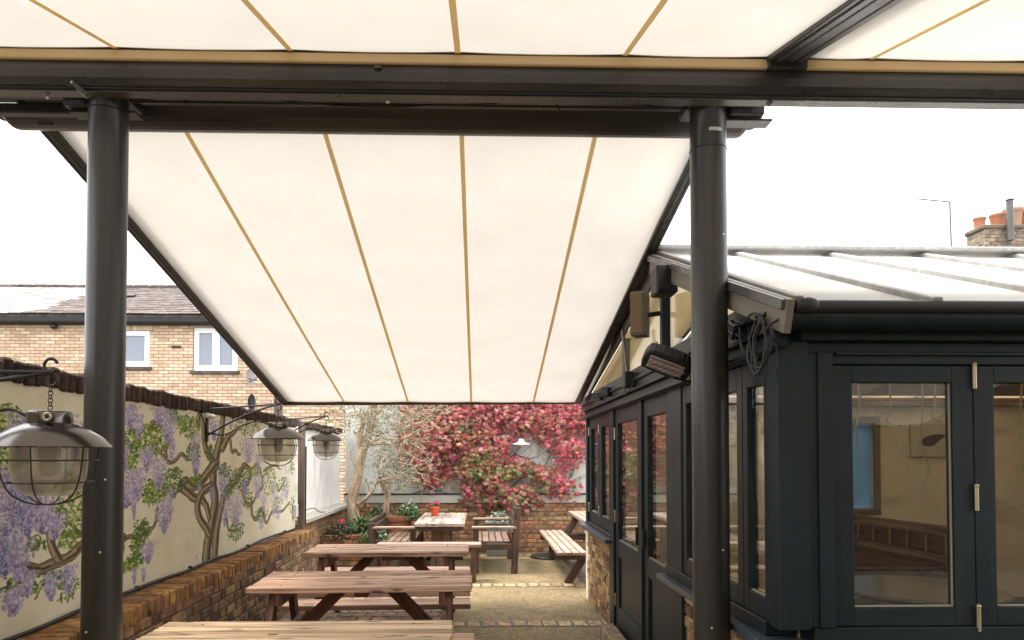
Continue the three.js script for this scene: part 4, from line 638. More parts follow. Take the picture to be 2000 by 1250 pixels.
// ---- things in the room
{
  const radx = onZ(1690, 1060, -8.0).x, rad = thing('radiator', 'ribbed radiator under the blue frosted window', 'radiator', [radx, 0.36, -8.06]); for (let i = 0; i < 9; i++) mesh('rib', cbox(0.026, 0.46, 0.05, 0.01), std([0.42, 0.36, 0.24], { roughness: 0.5 }), rad, [-0.16 + i * 0.04, 0.25, 0]); mesh('header', cbox(0.4, 0.03, 0.04, 0.008), M.barge, rad, [0, 0.49, 0]); mesh('header', cbox(0.4, 0.03, 0.04, 0.008), M.barge, rad, [0, 0.01, 0]); for (const s of [-0.17, 0.17]) mesh('foot', cbox(0.03, 0.345, 0.03, 0.004), M.barge, rad, [s, -0.17, 0]);
  const pp = onZ(1816, 860, -8.09), pic = thing('picture', 'pale square picture of a dark leaf shape on the grey wall', 'picture', [pp.x, pp.y, -8.1]); mesh('board', cbox(0.44, 0.38, 0.02, 0.003), std([0.5, 0.48, 0.42]), pic);
  { const s = new THREE.Shape(); s.moveTo(-0.13, -0.03); s.quadraticCurveTo(-0.02, 0.1, 0.2, 0.06); s.quadraticCurveTo(0.1, 0.0, 0.05, -0.06); s.quadraticCurveTo(-0.05, -0.09, -0.13, -0.03); mesh('leaf_motif', new THREE.ExtrudeGeometry(s, { depth: 0.003, bevelEnabled: false }), std([0.06, 0.055, 0.05]), pic, [0, 0.0, 0.011]); }
  // settle: panelled bench seen from behind
  const st = thing('settle', 'dark wooden settle with a panelled back inside the conservatory', 'settle', [4.02, 0.018, -6.9], R(5)); mesh('back_panel', cbox(0.03, 0.6, 1.7, 0.004), M.darkWood[0], st, [0, 0.62, 0]); mesh('back_rail', cbox(0.05, 0.09, 1.78, 0.008), M.mid[0], st, [0, 0.955, 0]); for (let i = 0; i < 7; i++) mesh('spindle', cbox(0.05, 0.16, 0.03, 0.004), M.mid[1], st, [-0.01, 0.83, -0.75 + i * 0.25]); mesh('mid_rail', cbox(0.05, 0.06, 1.7, 0.005), M.mid[0], st, [0, 0.71, 0]); mesh('seat', cbox(0.45, 0.04, 1.75, 0.006), M.darkWood[1], st, [0.22, 0.42, 0]); for (const z of [-0.86, 0.86]) { mesh('end_post', cbox(0.06, 1.0, 0.05, 0.005), M.darkWood[0], st, [0, 0.5, z]); mesh('leg', cbox(0.06, 0.4, 0.06, 0.005), M.darkWood[0], st, [0.4, 0.2, z]); }
  const rt = thing('round_table', 'round dark table inside the conservatory front window', 'table', [2.92, 0.018, -4.72]); mesh('tabletop', lathe([[0, 0.7], [0.5, 0.7], [0.515, 0.712], [0.515, 0.728], [0.5, 0.737], [0, 0.737]], 56), std([0.055, 0.05, 0.045], { roughness: 0.22, map: T.plaster }), rt); mesh('pedestal', lathe([[0.28, 0], [0.27, 0.03], [0.05, 0.07], [0.045, 0.66], [0.16, 0.7]], 28), M.black, rt);
  const rb = thing('side_table', 'round dark table deeper in the conservatory beside the settle', 'table', [4.9, 0.018, -5.6]); mesh('tabletop', lathe([[0, 0.7], [0.42, 0.7], [0.435, 0.72], [0.42, 0.737], [0, 0.737]], 48), std([0.09, 0.055, 0.035], { roughness: 0.3 }), rb); mesh('pedestal', lathe([[0.25, 0], [0.24, 0.03], [0.05, 0.07], [0.045, 0.66], [0.14, 0.7]], 24), M.black, rb);
  const tw = std([0.5, 0.43, 0.33], { roughness: 0.9 }); const TZ = -3.7;
  const twigs = [[[[1800, 700], [1802, 800], [1800, 870], [1815, 918], [1803, 950], [1806, 982]], [[1806, 905], [1790, 905]]], [[[1737, 720], [1738, 805], [1732, 822], [1750, 832], [1761, 831]], [[1737, 808], [1727, 806]]], [[[1825, 720], [1826, 790], [1822, 815], [1838, 825]], []], [[[1675, 720], [1678, 800], [1672, 840], [1680, 880]], []], [[[1996, 730], [1994, 810], [1998, 840], [1990, 860]], []]];
  twigs.forEach(([a, b], i) => { const p0 = onZ(...a[0], TZ), top = 2.5, t = thing('hanging_twig', ['long pale crooked twig hanging behind the front window glass', 'short hooked twig hanging behind the front window glass', 'short bent twig hanging before the leaf picture', 'thin twig hanging before the blue frosted window', 'thin curly twig hanging behind the second front casement'][i], 'twig', [p0.x, 1.5, TZ]); const P = a.map((q) => onZ(...q, TZ).sub(t.position)); P.unshift(V(P[0].x, 1.05, 0)); mesh('twig_stem', wire(P, 0.0045, 5, 5), tw, t); if (b.length) mesh('side_shoot', wire(b.map((q) => onZ(...q, TZ).sub(t.position)), 0.0035, 5, 3), tw, t); });
}
// ---- fittings on the conservatory's side
{
  const hp = onX(1300, 716, 1.02), h = thing('patio_heater', 'dark infrared patio heater tilted under the gable with a ribbed back', 'heater', hp.toArray());
  const body = sub('heater_body', h); body.scale.setScalar(0.82); body.rotation.set(R(42), R(-30), R(-30), 'YXZ');
  const hs = new THREE.Shape(); hs.moveTo(-0.14, -0.06); hs.quadraticCurveTo(-0.16, 0, -0.13, 0.06); hs.quadraticCurveTo(0, 0.09, 0.13, 0.06); hs.quadraticCurveTo(0.16, 0, 0.14, -0.06); hs.quadraticCurveTo(0, -0.08, -0.14, -0.06);
  const hg = new THREE.ExtrudeGeometry(hs, { depth: 0.07, bevelEnabled: true, bevelSize: 0.018, bevelThickness: 0.018, bevelSegments: 3 }); hg.translate(0, 0, -0.09); mesh('housing', hg, M.black, body);
  for (let i = 0; i < 9; i++) mesh('cooling_rib', cbox(0.008, 0.016, 0.1, 0.002), M.iron, body, [-0.11 + i * 0.0275, 0.088, -0.05]);
  mesh('reflector', cbox(0.24, 0.1, 0.01, 0.003), std([0.5, 0.44, 0.41], { metalness: 0.8, roughness: 0.3 }), body, [0, 0, 0.002]); for (const y of [-0.02, 0.02]) { const tg = new THREE.CylinderGeometry(0.009, 0.009, 0.22, 12); tg.rotateZ(Math.PI / 2); mesh('heating_tube', tg, std([0.34, 0.24, 0.22], { roughness: 0.2 }), body, [0, y, 0.016]); } for (let i = 0; i < 6; i++) bar('guard_wire', [-0.1 + i * 0.04, -0.055, 0.03], [-0.1 + i * 0.04, 0.055, 0.03], 0.003, 0.003, M.silver, body, 0.001);
  bar('bracket_arm', V(0.02, 0.02, -0.08), V(XC - 0.045 - hp.x, -0.02, -0.12), 0.05, 0.03, M.barge, h); bar('bracket_arm', V(0.03, -0.06, 0.02), V(XC - 0.045 - hp.x, -0.09, -0.02), 0.012, 0.012, M.iron, h);
  const s1p = onX(1297, 550, 1.13), s1 = thing('speaker_box', 'black box speaker under the gable peak', 'speaker', s1p.toArray()); mesh('cabinet', cbox(0.13, 0.17, 0.16, 0.008), M.black, s1); mesh('speaker_grille', cbox(0.1, 0.13, 0.008, 0.003), M.iron, s1, [-0.005, 0, 0.084]); bar('mount', [0.06, 0, 0], [0.11, 0, 0], 0.04, 0.04, M.iron, s1);
  const s2p = onX(1250, 615, 1.1), s2 = thing('grille_speaker', 'wooden speaker with a tan grille hung beside the awning rail', 'speaker', s2p.toArray(), R(-28)); mesh('cabinet', cbox(0.1, 0.3, 0.14, 0.006), M.barge, s2); mesh('speaker_grille', cbox(0.085, 0.27, 0.012, 0.004), std([0.2, 0.14, 0.08], { bumpMap: T.aggBump, bumpScale: 0.004 }), s2, [-0.004, 0, 0.075]); bar('mount', [0.04, 0, -0.04], [0.13, 0.02, -0.1], 0.04, 0.03, M.iron, s2);
  const bxp = onX(1226, 742, XC - 0.09), bx = thing('wiring_box', 'small black wiring box with a loose cable on the fascia', 'junction box', bxp.toArray()); mesh('box_body', cbox(0.07, 0.12, 0.12, 0.006), M.black, bx); mesh('box_cable', wire([[-0.02, -0.05, 0.03], [-0.04, -0.12, 0.08], [-0.02, -0.09, 0.16], [0.0, -0.04, 0.24]], 0.005), M.black, bx); 
  const stp = thing('strut', 'pale metal strut propped between fascia box and gable', 'strut', bxp.toArray()); bar('strut_bar', V(-0.0, 0.05, 0), onX(1216, 645, XC - 0.09).sub(bxp), 0.02, 0.035, M.aluLight, stp);
  for (const [px, py, l] of [[1183, 766, 'small dark floodlight on the fascia end beside the cable bundle'], [1166, 774, 'small grey floodlight at the very end of the fascia']]) { const p = onX(px, py, XC - 0.09), f = thing('floodlight', l, 'floodlight', p.toArray(), R(-40)); mesh('lamp_housing', cbox(0.09, 0.09, 0.05, 0.01), px > 1170 ? M.black : M.barge, f); mesh('lamp_lens', cbox(0.07, 0.06, 0.006, 0.002), M.iron, f, [0, 0, 0.028]); bar('bracket', [0.0, -0.01, -0.02], [0.06, -0.01, -0.05], 0.02, 0.02, M.iron, f); }
  // coil of cable at the corner
  const cp = onX(1490, 660, XC - 0.08), cc = thing('cable_coil', 'tangled coil of black cable hung at the conservatory corner', 'cable', cp.toArray());
  const r = rng(99); for (let k = 0; k < 4; k++) { const pts = [], a0 = r() * 6; for (let i = 0; i <= 18; i++) { const a = a0 + i / 18 * 6.28 * (k < 2 ? 1 : 0.8); pts.push([-0.01 - k * 0.008 + rr(-0.004, 0.004, r), -0.03 + (0.085 + k * 0.01) * Math.sin(a) + rr(-0.006, 0.006, r), (0.07 + k * 0.008) * Math.cos(a) + 0.02]); } mesh('cable_loop', wire(pts, 0.006, 6, 3), M.black, cc); }
  for (const l of [[[0, 0.08, 0.02], [-0.02, 0.11, -0.05], [0, 0.1, -0.2], [0.02, 0.11, -0.4], [0.02, 0.1, -0.6]], [[0, -0.04, 0.06], [-0.03, 0.02, 0.12], [0.03, 0.06, 0.16], [0.12, 0.1, 0.14]], [[0, 0.0, -0.05], [-0.02, -0.04, -0.14], [0.0, 0.06, -0.26], [0.02, 0.12, -0.3]], [[0, 0.1, 0.03], [-0.03, 0.0, -0.02], [-0.01, -0.15, -0.01], [0, -0.19, 0.02]]]) mesh('loose_cable', wire(l, 0.0055), M.black, cc);
  const lb = thing('cable_cluster', 'cluster of pipe ends and clips on the fascia by the post', 'pipe', onX(1440, 655, XC - 0.08).toArray()); for (let i = 0; i < 4; i++) mesh('pipe_end', wire([[0.03, 0.02 * i, -0.08 + i * 0.02], [-0.02, 0.02 * i + 0.01, -0.04], [-0.03, 0.015 * i - 0.02, 0.03 + i * 0.01]], 0.008), i % 2 ? M.aluLight : M.black, lb);
  // corner downpipe shoe
  const dp = thing('corner_pipe', 'dark pipe offset from the gutter at the corner', 'pipe', onX(1500, 640, XC - 0.06).toArray()); mesh('pipe', wire([[0.06, 0.05, 0.08], [0.02, 0.02, 0.04], [0.02, -0.04, 0.03], [0.06, -0.08, 0.05]], 0.022, 10), M.paint, dp);
  { const p = onX(1171, 1052, XC - 0.012), t2 = thing('iron_stay', 'thin black iron stay hanging on the brick below the far window sill', 'latch', p.toArray()); bar('rod', [0, 0, 0], [0, -0.17, 0], 0.008, 0.008, M.iron, t2); bar('hook', [-0.002, -0.17, 0], [-0.012, -0.19, 0.02], 0.008, 0.008, M.iron, t2); mesh('pivot', new THREE.SphereGeometry(0.01, 8, 6), M.iron, t2); }
  { const p = onX(413, 812, XM + 0.03), t3 = thing('bulkhead_light', 'small white oval light fitting under the mural coping', 'light', p.toArray()); mesh('base', cbox(0.03, 0.04, 0.16, 0.01), M.upvc, t3, [-0.015, 0, 0]); mesh('lens', new THREE.SphereGeometry(0.03, 14, 10).scale(0.7, 0.6, 2.2), M.upvc, t3, [0.008, -0.005, 0]); }
  { const p = onX(640, 985, -2.25), t4 = thing('ledge_wire', 'loose black wire lying on the pale ledge', 'wire', [-2.26, 0.853, -9.4]); mesh('wire', wire([[-0.05, 0.0, 0.4], [0.02, 0.03, 0.2], [0.0, 0.075, 0.0], [0.05, 0.085, -0.25], [0.06, 0.02, -0.5], [0.1, 0.003, -0.7]], 0.006), M.black, t4); }
  const stn = thing('step_block', 'worn stone block at the foot of the glazed doors', 'block', [1.14, 0, -6.1]); mesh('block', cbox(0.14, 0.13, 0.7, 0.015), BR.paver.mats[0], stn, [0, 0.065, 0]);
}
{ // the pub's own rear wall, behind the viewer: what the front casements mirror
  const w = thing('pub_rear_wall', 'dark brick rear wall of the pub across the yard from the conservatory front', 'wall', [1, 0, 4.6]);
  mesh('wall_body', cbox(16, 5, 0.3, 0.01), BR.coping.mats[1], w, [0, 2.5, 0.15]);
  for (const x of [-2.4, 0.8, 4]) { const g = sub('window', w, [x, 1.0, -0.02]); mesh('pane', cbox(1.0, 1.2, 0.02, 0), std([0.05, 0.055, 0.06], { roughness: 0.05 }), g, [0, 0.6, 0]); for (const q of [-0.52, 0.52]) mesh('frame_stile', cbox(0.08, 1.3, 0.06, 0.005), M.paint, g, [q, 0.6, 0]); for (const y of [-0.03, 1.24]) mesh('frame_rail', cbox(0.96, 0.08, 0.06, 0.005), M.paint, g, [0, y, 0]); }
}
// ---- small house with the chimney behind
{
  const Z = -15, a = onZ(1885, 472, Z), h = thing('chimney_house', 'house with a brick chimney stack rising above the white conservatory roof', 'house', [12.5, 0, -16]), o = h.position;
  lim('wall', 8.8 - o.x, 17 - o.x, 0, 4.6, -18 - o.z, -14 - o.z, BR.stack.mats[0], h, 0.01);
  for (const s of [1, -1]) bar('roof', V(12.9, 5.9, -16).sub(o), V(12.9, 4.5, -16 + s * 2.3).sub(o), 8.6, 0.1, BR.tile.mats[0], h);
  const x0 = a.x + 0.42, top = onZ(1930, 445, Z).y; lim('stack_core', x0 - o.x, x0 + 2.2 - o.x, 4.6, top - 0.01, Z - 0.55 - o.z, Z - o.z, M.mortar, h, 0);
  const list = courses(V(x0, top - 0.9, Z), X1, Z1, 2.2, 0.9, { set: BR.stack, seed: 61, jit: 0.008, proud: 0.012 }).concat(courses(V(x0, top - 0.9, Z - 0.55), V(0, 0, 1), V(-1, 0, 0), 0.55, 0.9, { set: BR.stack, seed: 62 })); lay(h, 'brick', list, BR.stack, 200, 0.01);
  const flaunch = cbox(2.3, 0.1, 0.62, 0.04); mesh('flaunching', flaunch, M.mortarDark, h, V(x0 + 1.1, top + 0.02, Z - 0.27).sub(o));
  for (const [px, w, hh, m] of [[1913, 0.125, 0.26, M.terracotta], [1949, 0.165, 0.34, M.terracotta], [1978, 0.2, 0.46, M.terraPale], [2004, 0.17, 0.4, M.terracotta]]) { const p = onZ(px, 440, Z - 0.25).sub(o); mesh('chimney_pot', lathe([[w * 0.82, 0], [w * 0.86, hh * 0.12], [w * 0.8, hh * 0.2], [w * 0.92, hh * 0.8], [w * 1.06, hh * 0.86], [w * 1.06, hh], [w * 0.9, hh], [w * 0.8, hh * 0.3]], 24), m, h, [p.x, top + 0.03, p.z]); }
  const fp = onZ(1973, 440, Z + 0.12).sub(o); const flue = sub('flue', h, [fp.x, top - 0.3, fp.z]); mesh('flue_pipe', new THREE.CylinderGeometry(0.07, 0.07, 0.85, 20), M.aluLight, flue, [0, 0.42, 0]); mesh('flue_cap', lathe([[0, 0.05], [0.04, 0.04], [0.09, 0], [0.07, 0]], 20), M.aluLight, flue, [0, 0.86, 0]);
  const ap = onZ(1877, 470, Z), t = thing('tv_aerial', 'thin television aerial beside the chimney stack', 'aerial', [ap.x, ap.y - 0.6, Z - 0.3]), ah = onZ(1873, 384, Z).y - ap.y + 0.6; bar('mast', [0.02, -1.2, 0], [-0.03, ah, 0], 0.03, 0.03, M.aluLight, t); bar('boom', [0.0, ah - 0.01, 0], [-0.72, ah + 0.05, 0], 0.024, 0.024, M.aluLight, t); for (let i = 0; i < 8; i++) bar('element', [-0.08 - i * 0.085, ah + i * 0.006, -0.1], [-0.08 - i * 0.085, ah + i * 0.006, 0.1], 0.008, 0.008, M.silver, t);
}

// ================================================================ PICNIC TABLES
function picnicTable(label, pos, turn, tops, holeX = -0.06) {
  const t = thing('picnic_table', label, 'table', pos, turn), L = 1.52, r = rng(Math.round(pos[2] * -100)), th = 0.042;
  const nB = 6, wB = 0.1, pitch = 0.1195;
  for (let i = 0; i < nB; i++) {
    const z = (i - (nB - 1) / 2) * pitch, m = pick(tops, r), dx = rr(-0.006, 0.006, r);
    if (i === 2) { const s = new THREE.Shape(); s.moveTo(-L / 2, -wB / 2); s.lineTo(L / 2, -wB / 2); s.lineTo(L / 2, wB / 2); s.lineTo(-L / 2, wB / 2); const hole = new THREE.Path(); hole.absellipse(holeX, 0, 0.03, 0.024, 0, Math.PI * 2, true); s.holes.push(hole); const g = new THREE.ExtrudeGeometry(s, { depth: th - 0.006, bevelEnabled: true, bevelSize: 0.003, bevelThickness: 0.003, bevelSegments: 1, curveSegments: 20 }); g.rotateX(-Math.PI / 2); g.translate(0, -th / 2 + 0.003, 0); mesh('top_board', g, m, t, [dx, 0.74 - th / 2, z]); mesh('parasol_socket', new THREE.CylinderGeometry(0.034, 0.034, 0.06, 20), M.iron, t, [holeX + dx, 0.665, z]); } else mesh('top_board', cbox(L, th, wB, 0.006, q2(r()), q2(r())), m, t, [dx, 0.74 - th / 2 + rr(-0.003, 0.003, r), z]);
  }
  for (const s of [-1, 1]) { // seats
    for (const k of [0, 1]) mesh('seat_board', cbox(L + 0.02, 0.042, 0.125, 0.004, q2(r()), q2(r())), pick(tops, r), t, [rr(-0.008, 0.008, r), 0.45 - 0.021, s * (0.535 + k * 0.13)]);
  }
  for (const e of [-1, 1]) {
    const x = e * 0.6, lm = () => pick(M.tableLeg, r);
    for (const s of [-1, 1]) bar('leg', V(x, 0.0, s * 0.6), V(x, 0.695, s * 0.24), 0.045, 0.1, lm(), t, 0.004, V(0, 0.1, 1));
    bar('seat_bearer', V(x - e * 0.047, 0.36, -0.67), V(x - e * 0.047, 0.36, 0.67), 0.045, 0.095, lm(), t); bar('top_bearer', V(x - e * 0.047, 0.652, -0.33), V(x - e * 0.047, 0.652, 0.33), 0.045, 0.085, lm(), t);
    bar('brace', V(x - e * 0.085, 0.33, 0), V(e * 0.16, 0.69, 0), 0.045, 0.09, lm(), t);
    for (const z of [-0.27, -0.15, 0.15, 0.27]) mesh('bolt', new THREE.CylinderGeometry(0.006, 0.006, 0.004, 8), M.iron, t, [x - e * 0.047, 0.7405, z]);
  }
  mesh('under_batten', cbox(0.09, 0.035, 0.64, 0.003), M.tableLeg[0], t, [0, 0.68, 0]);
  return t;
}
picnicTable('yellowed picnic table beside the round post by the mural', [-0.9, 0, -3.56], R(0.2), M.tableTopYellow, -0.13);
picnicTable('red-brown picnic table standing between the yellowed table and a third table', [-0.82, 0, -5.26], R(1.8), M.tableTop, -0.04);
picnicTable('red-brown picnic table beside the wall end, before the long low bench', [-0.87, 0, -7.0], R(1.0), M.tableTop, 0.02);
{ // long low bench
  const b = thing('long_bench', 'long low wooden bench between the last picnic table and the trestle table', 'bench', [-0.66, 0, -9.42]), L = 1.36; const r = rng(70);
  for (const z of [-0.075, 0.075]) mesh('seat_board', cbox(L, 0.045, 0.14, 0.005, q2(r())), M.bench[0], b, [0, 0.475, z]);
  for (const e of [-1, 1]) { for (const z of [-0.1, 0.1]) mesh('leg', cbox(0.07, 0.45, 0.06, 0.004), M.tableLeg[0], b, [e * 0.58, 0.225, z]); mesh('stretcher', cbox(0.05, 0.06, 0.14, 0.004), M.tableLeg[1], b, [e * 0.58, 0.2, 0]); } mesh('rail', cbox(1.1, 0.07, 0.04, 0.004), M.tableLeg[0], b, [0, 0.41, 0]);
}
{ // trestle table
  const t = thing('trestle_table', 'pale weathered trestle table with a red flower pot on it', 'table', [-0.55, 0, -10.72]); const r = rng(71), H = 0.72;
  for (let i = 0; i < 4; i++) mesh('top_board', cbox(0.17, 0.05, 1.86, 0.006, q2(r()), q2(r())), pick(M.pale, r), t, [-0.258 + i * 0.172, H - 0.025 + rr(-0.002, 0.002, r), 0]);
  for (const s of [-1, 1]) { const z = s * 0.68; mesh('trestle_leg', cbox(0.25, 0.6, 0.06, 0.006), M.mid[0], t, [0, 0.37, z]); mesh('top_bearer', cbox(0.56, 0.08, 0.07, 0.006), M.darkWood[0], t, [0, 0.63, z]); mesh('foot', cbox(0.58, 0.08, 0.09, 0.01), M.darkWood[1], t, [0, 0.04, z]); } mesh('stretcher', cbox(0.05, 0.1, 1.36, 0.005), M.darkWood[0], t, [0, 0.25, 0]);
  mesh('end_batten', cbox(0.66, 0.05, 0.05, 0.005), M.darkWood[0], t, [0, H - 0.077, 0.88]);
}
function armBench(label, pos, dir, nBack = 4) { // two-seat garden bench, its back on the side -dir
  const b = thing('garden_bench', label, 'bench', pos), W = 1.42, r = rng(80 + dir);
  for (let i = 0; i < 5; i++) mesh('seat_slat', cbox(0.085, 0.028, W - 0.1, 0.004, q2(r())), M.mid[i % 2], b, [dir * (-0.16 + i * 0.098), 0.43, 0]);
  const bh = 0.5 + nBack * 0.105;
  for (let i = 0; i < nBack; i++) mesh('back_slat', cbox(0.03, 0.095, W - 0.1, 0.004, q2(r())), M.darkWood[i % 2], b, [-dir * (0.245 + i * 0.018), 0.52 + i * 0.115, 0]);
  for (const s of [-1, 1]) { const z = s * (W / 2); bar('back_post', V(-dir * 0.26, 0, z), V(-dir * 0.31, bh, z), 0.085, 0.09, M.darkWood[0], b, 0.006, V(1, 0, 0)); mesh('front_post', cbox(0.075, 0.62, 0.075, 0.005), M.darkWood[1], b, [dir * 0.27, 0.31, z]); mesh('armrest', cbox(0.62, 0.035, 0.1, 0.008), M.pale[0], b, [dir * 0.02, 0.638, z]); mesh('side_rail', cbox(0.5, 0.08, 0.04, 0.004), M.darkWood[0], b, [0, 0.37, z]); }
  mesh('front_rail', cbox(0.04, 0.09, W, 0.004), M.darkWood[0], b, [dir * 0.27, 0.37, 0]); mesh('top_rail', cbox(0.045, 0.07, W + 0.06, 0.006), M.darkWood[1], b, [-dir * 0.315, bh, 0]);
}
armBench('garden bench with arms, its back to the conservatory and parasol base', [0.22, 0, -10.75], -1);
armBench('garden bench with arms, its back to the planted brick bed', [-1.2, 0, -10.75], 1, 2);
{ // picnic table beyond the conservatory's end, long way into the yard
  const t = thing('slatted_picnic_table', 'slatted picnic table tucked behind the far end of the conservatory', 'table', [1.78, 0, -10.3]), r = rng(90);
  for (let i = 0; i < 6; i++) mesh('top_board', cbox(0.106, 0.04, 2.2, 0.004, q2(r())), pick(M.bench, r), t, [-0.28 + i * 0.114, 0.72, -0.35]);
  for (const s of [-1, 1]) for (let i = 0; i < 4; i++) mesh('seat_slat', cbox(0.08, 0.038, 2.75, 0.004, q2(r())), pick(M.bench, r), t, [s * (0.5 + i * 0.094), 0.43, 0.1]);
  for (const z of [-1.1, 1.1]) { for (const s of [-1, 1]) bar('leg', V(s * 0.66, 0, z), V(s * 0.22, 0.69, z), 0.05, 0.1, M.darkWood[0], t, 0.004, V(1, 0, 0)); bar('seat_bearer', V(-0.82, 0.36, z + 0.05), V(0.82, 0.36, z + 0.05), 0.045, 0.09, M.darkWood[1], t); bar('top_bearer', V(-0.32, 0.66, z + 0.05), V(0.32, 0.66, z + 0.05), 0.045, 0.08, M.darkWood[1], t); }
}
{ const p = onY(1064, 1076, 0), b = thing('parasol_base', 'round black parasol base with a short upright tube by the back wall', 'parasol base', [p.x - 0.0, 0, -11.62]); mesh('disc', lathe([[0, 0.05], [0.2, 0.05], [0.3, 0.035], [0.31, 0], [0, 0]], 40), M.black, b); mesh('tube', new THREE.CylinderGeometry(0.028, 0.028, 0.4, 16), M.iron, b, [0.02, 0.25, 0]); mesh('clamp_knob', new THREE.SphereGeometry(0.02, 10, 8), M.iron, b, [0.05, 0.4, 0]); }

// ================================================================ LANTERNS
function lantern(label, x, yRim, z, k, mountDz) {
  const t = thing('wall_lantern', label, 'lantern', [x, yRim, z]), s = k;
  const P = (l) => l.map(([a, b]) => [a * s, b * s]);
  mesh('shade', lathe(P([[0.2, 0], [0.197, 0.006], [0.17, 0.035], [0.13, 0.062], [0.095, 0.075], [0.08, 0.082], [0.075, 0.082], [0.092, 0.068], [0.128, 0.054], [0.168, 0.028], [0.198, 0]]), 56), M.bronze, t);
  mesh('neck', lathe(P([[0.07, 0.08], [0.072, 0.085], [0.072, 0.12], [0.066, 0.127], [0, 0.132]]), 36), M.bronze, t);
  const kn = sub('cable_gland', t); const kg = new THREE.TorusGeometry(0.012 * s, 0.005 * s, 8, 18); mesh('gland_ring', kg, M.brass, kn, [0.036 * s, 0.104 * s, 0.078 * s]); mesh('gland_core', new THREE.CylinderGeometry(0.012 * s, 0.016 * s, 0.02 * s, 14).rotateX(Math.PI / 2), M.black, kn, [0.036 * s, 0.104 * s, 0.07 * s]);
  mesh('glass_jar', lathe(P([[0.12, -0.002], [0.121, -0.06], [0.116, -0.11], [0.1, -0.15], [0.07, -0.172], [0, -0.178]]), 40), M.jar, t);
  mesh('lamp_holder', new THREE.CylinderGeometry(0.035 * s, 0.035 * s, 0.06 * s, 16), M.white, t, [0, -0.01 * s, 0]); mesh('bulb', new THREE.SphereGeometry(0.035 * s, 16, 12), std([0.7, 0.68, 0.62], { roughness: 0.3 }), t, [0, -0.07 * s, 0]);
  const n = 6; for (let i = 0; i < n; i++) { const a = i / n * Math.PI * 2 + 0.35, c = Math.cos(a), q = Math.sin(a); mesh('cage_wire', wire([[0.158, 0], [0.152, -0.05], [0.142, -0.11], [0.115, -0.165], [0.06, -0.198], [0.004, -0.206]].map(([rr_, y]) => [c * rr_ * s, y * s, q * rr_ * s]), 0.0028 * s, 6, 4), M.iron, t); }
  for (const [rr_, y] of [[0.152, -0.048], [0.139, -0.126]]) mesh('cage_ring', new THREE.TorusGeometry(rr_ * s, 0.0027 * s, 6, 48).rotateX(Math.PI / 2), M.iron, t, [0, y * s, 0]);
  // chain, curled bracket and flex
  for (let i = 0; i < 6; i++) { const g = new THREE.TorusGeometry(0.008, 0.0018, 6, 12); const m = mesh('chain_link', g, M.iron, t, [0, 0.132 * s + 0.008 + i * 0.0125, 0]); m.rotation.y = (i % 2) * 1.57; }
  const ty = 0.138 * s + 0.1, wx = XM + 0.004 - x, wz = mountDz;
  const curl = (cy, dir) => { const l = []; for (let i = 0; i <= 12; i++) { const a = -1.2 + i / 12 * 5; l.push([Math.sin(a) * 0.023 * dir, cy + Math.cos(a) * 0.023, 0]); } return l; };
  mesh('curl', wire(curl(ty + 0.0, 1), 0.0045, 7, 3), M.iron, t); mesh('curl', wire(curl(ty + 0.048, -1), 0.0055, 7, 3), M.iron, t);
  mesh('arm', wire([[0.01, ty + 0.025, 0], [wx * 0.5, ty + 0.022, wz * 0.5], [wx, ty + 0.02, wz]], 0.007, 7, 4), M.iron, t);
  mesh('brace', wire([[0.0, ty + 0.025, 0], [wx * 0.3, ty - 0.02, wz * 0.3], [wx * 0.62, ty - 0.09, wz * 0.62], [wx, ty - 0.2, wz]], 0.0075, 7, 5), M.iron, t);
  mesh('brace_twist', new THREE.SphereGeometry(0.014, 10, 8).scale(2, 1, 1), M.iron, t, [wx * 0.42, ty - 0.045, wz * 0.42]);
  mesh('wall_plate', cbox(0.012, 0.32, 0.04, 0.003), M.iron, t, [wx + 0.004, ty - 0.09, wz]);
  mesh('flex', wire([[-0.08 * s, 0.11 * s, 0.0], [-0.14 * s, 0.135 * s, 0.0], [-0.24, 0.11 * s, 0.0], [wx * 0.75, 0.04, wz * 0.75], [wx + 0.01, 0.06, wz]], 0.006, 6, 6), M.black, t);
}
{
  const g = (px, py, Z) => onZ(px, py, Z);
  const a = g(97, 873, -2.5), b = g(543, 857, -5.4), c = g(637, 861, -7.5);
  lantern('bronze cage lantern hanging before the post by the mural', a.x, a.y, -2.5, 0.96, 0.1);
  lantern('bronze cage lantern hanging before the painted wisteria', b.x, b.y, -5.4, 0.98, -0.5);
  lantern('bronze cage lantern hanging before the white side wall', c.x, c.y, -7.5, 0.95, -0.6);
}
{ // white enamel lamp on the back wall
  const p = onZ(1018, 868, -12.05), t = thing('wall_lamp', 'white enamel dish lamp on the creeper covered wall', 'lamp', p.toArray());
  const en = std([0.82, 0.83, 0.83], { roughness: 0.2 }); mesh('shade', lathe([[0.15, 0], [0.145, 0.012], [0.09, 0.03], [0.05, 0.05], [0.045, 0.08], [0.03, 0.095], [0, 0.096], [0.035, 0.05], [0.085, 0.024], [0.148, 0]], 40), en, t);
  mesh('swan_neck', wire([[0, 0.09, 0], [0, 0.2, 0], [0, 0.26, -0.08], [0, 0.22, -0.23]], 0.01), M.iron, t); mesh('wall_plate', new THREE.CylinderGeometry(0.05, 0.05, 0.02, 20).rotateX(Math.PI / 2), M.iron, t, [0, 0.22, -0.23]); mesh('bulb', new THREE.SphereGeometry(0.035, 14, 10), std([0.75, 0.74, 0.7], { roughness: 0.3 }), t, [0, 0.0, 0]);
}

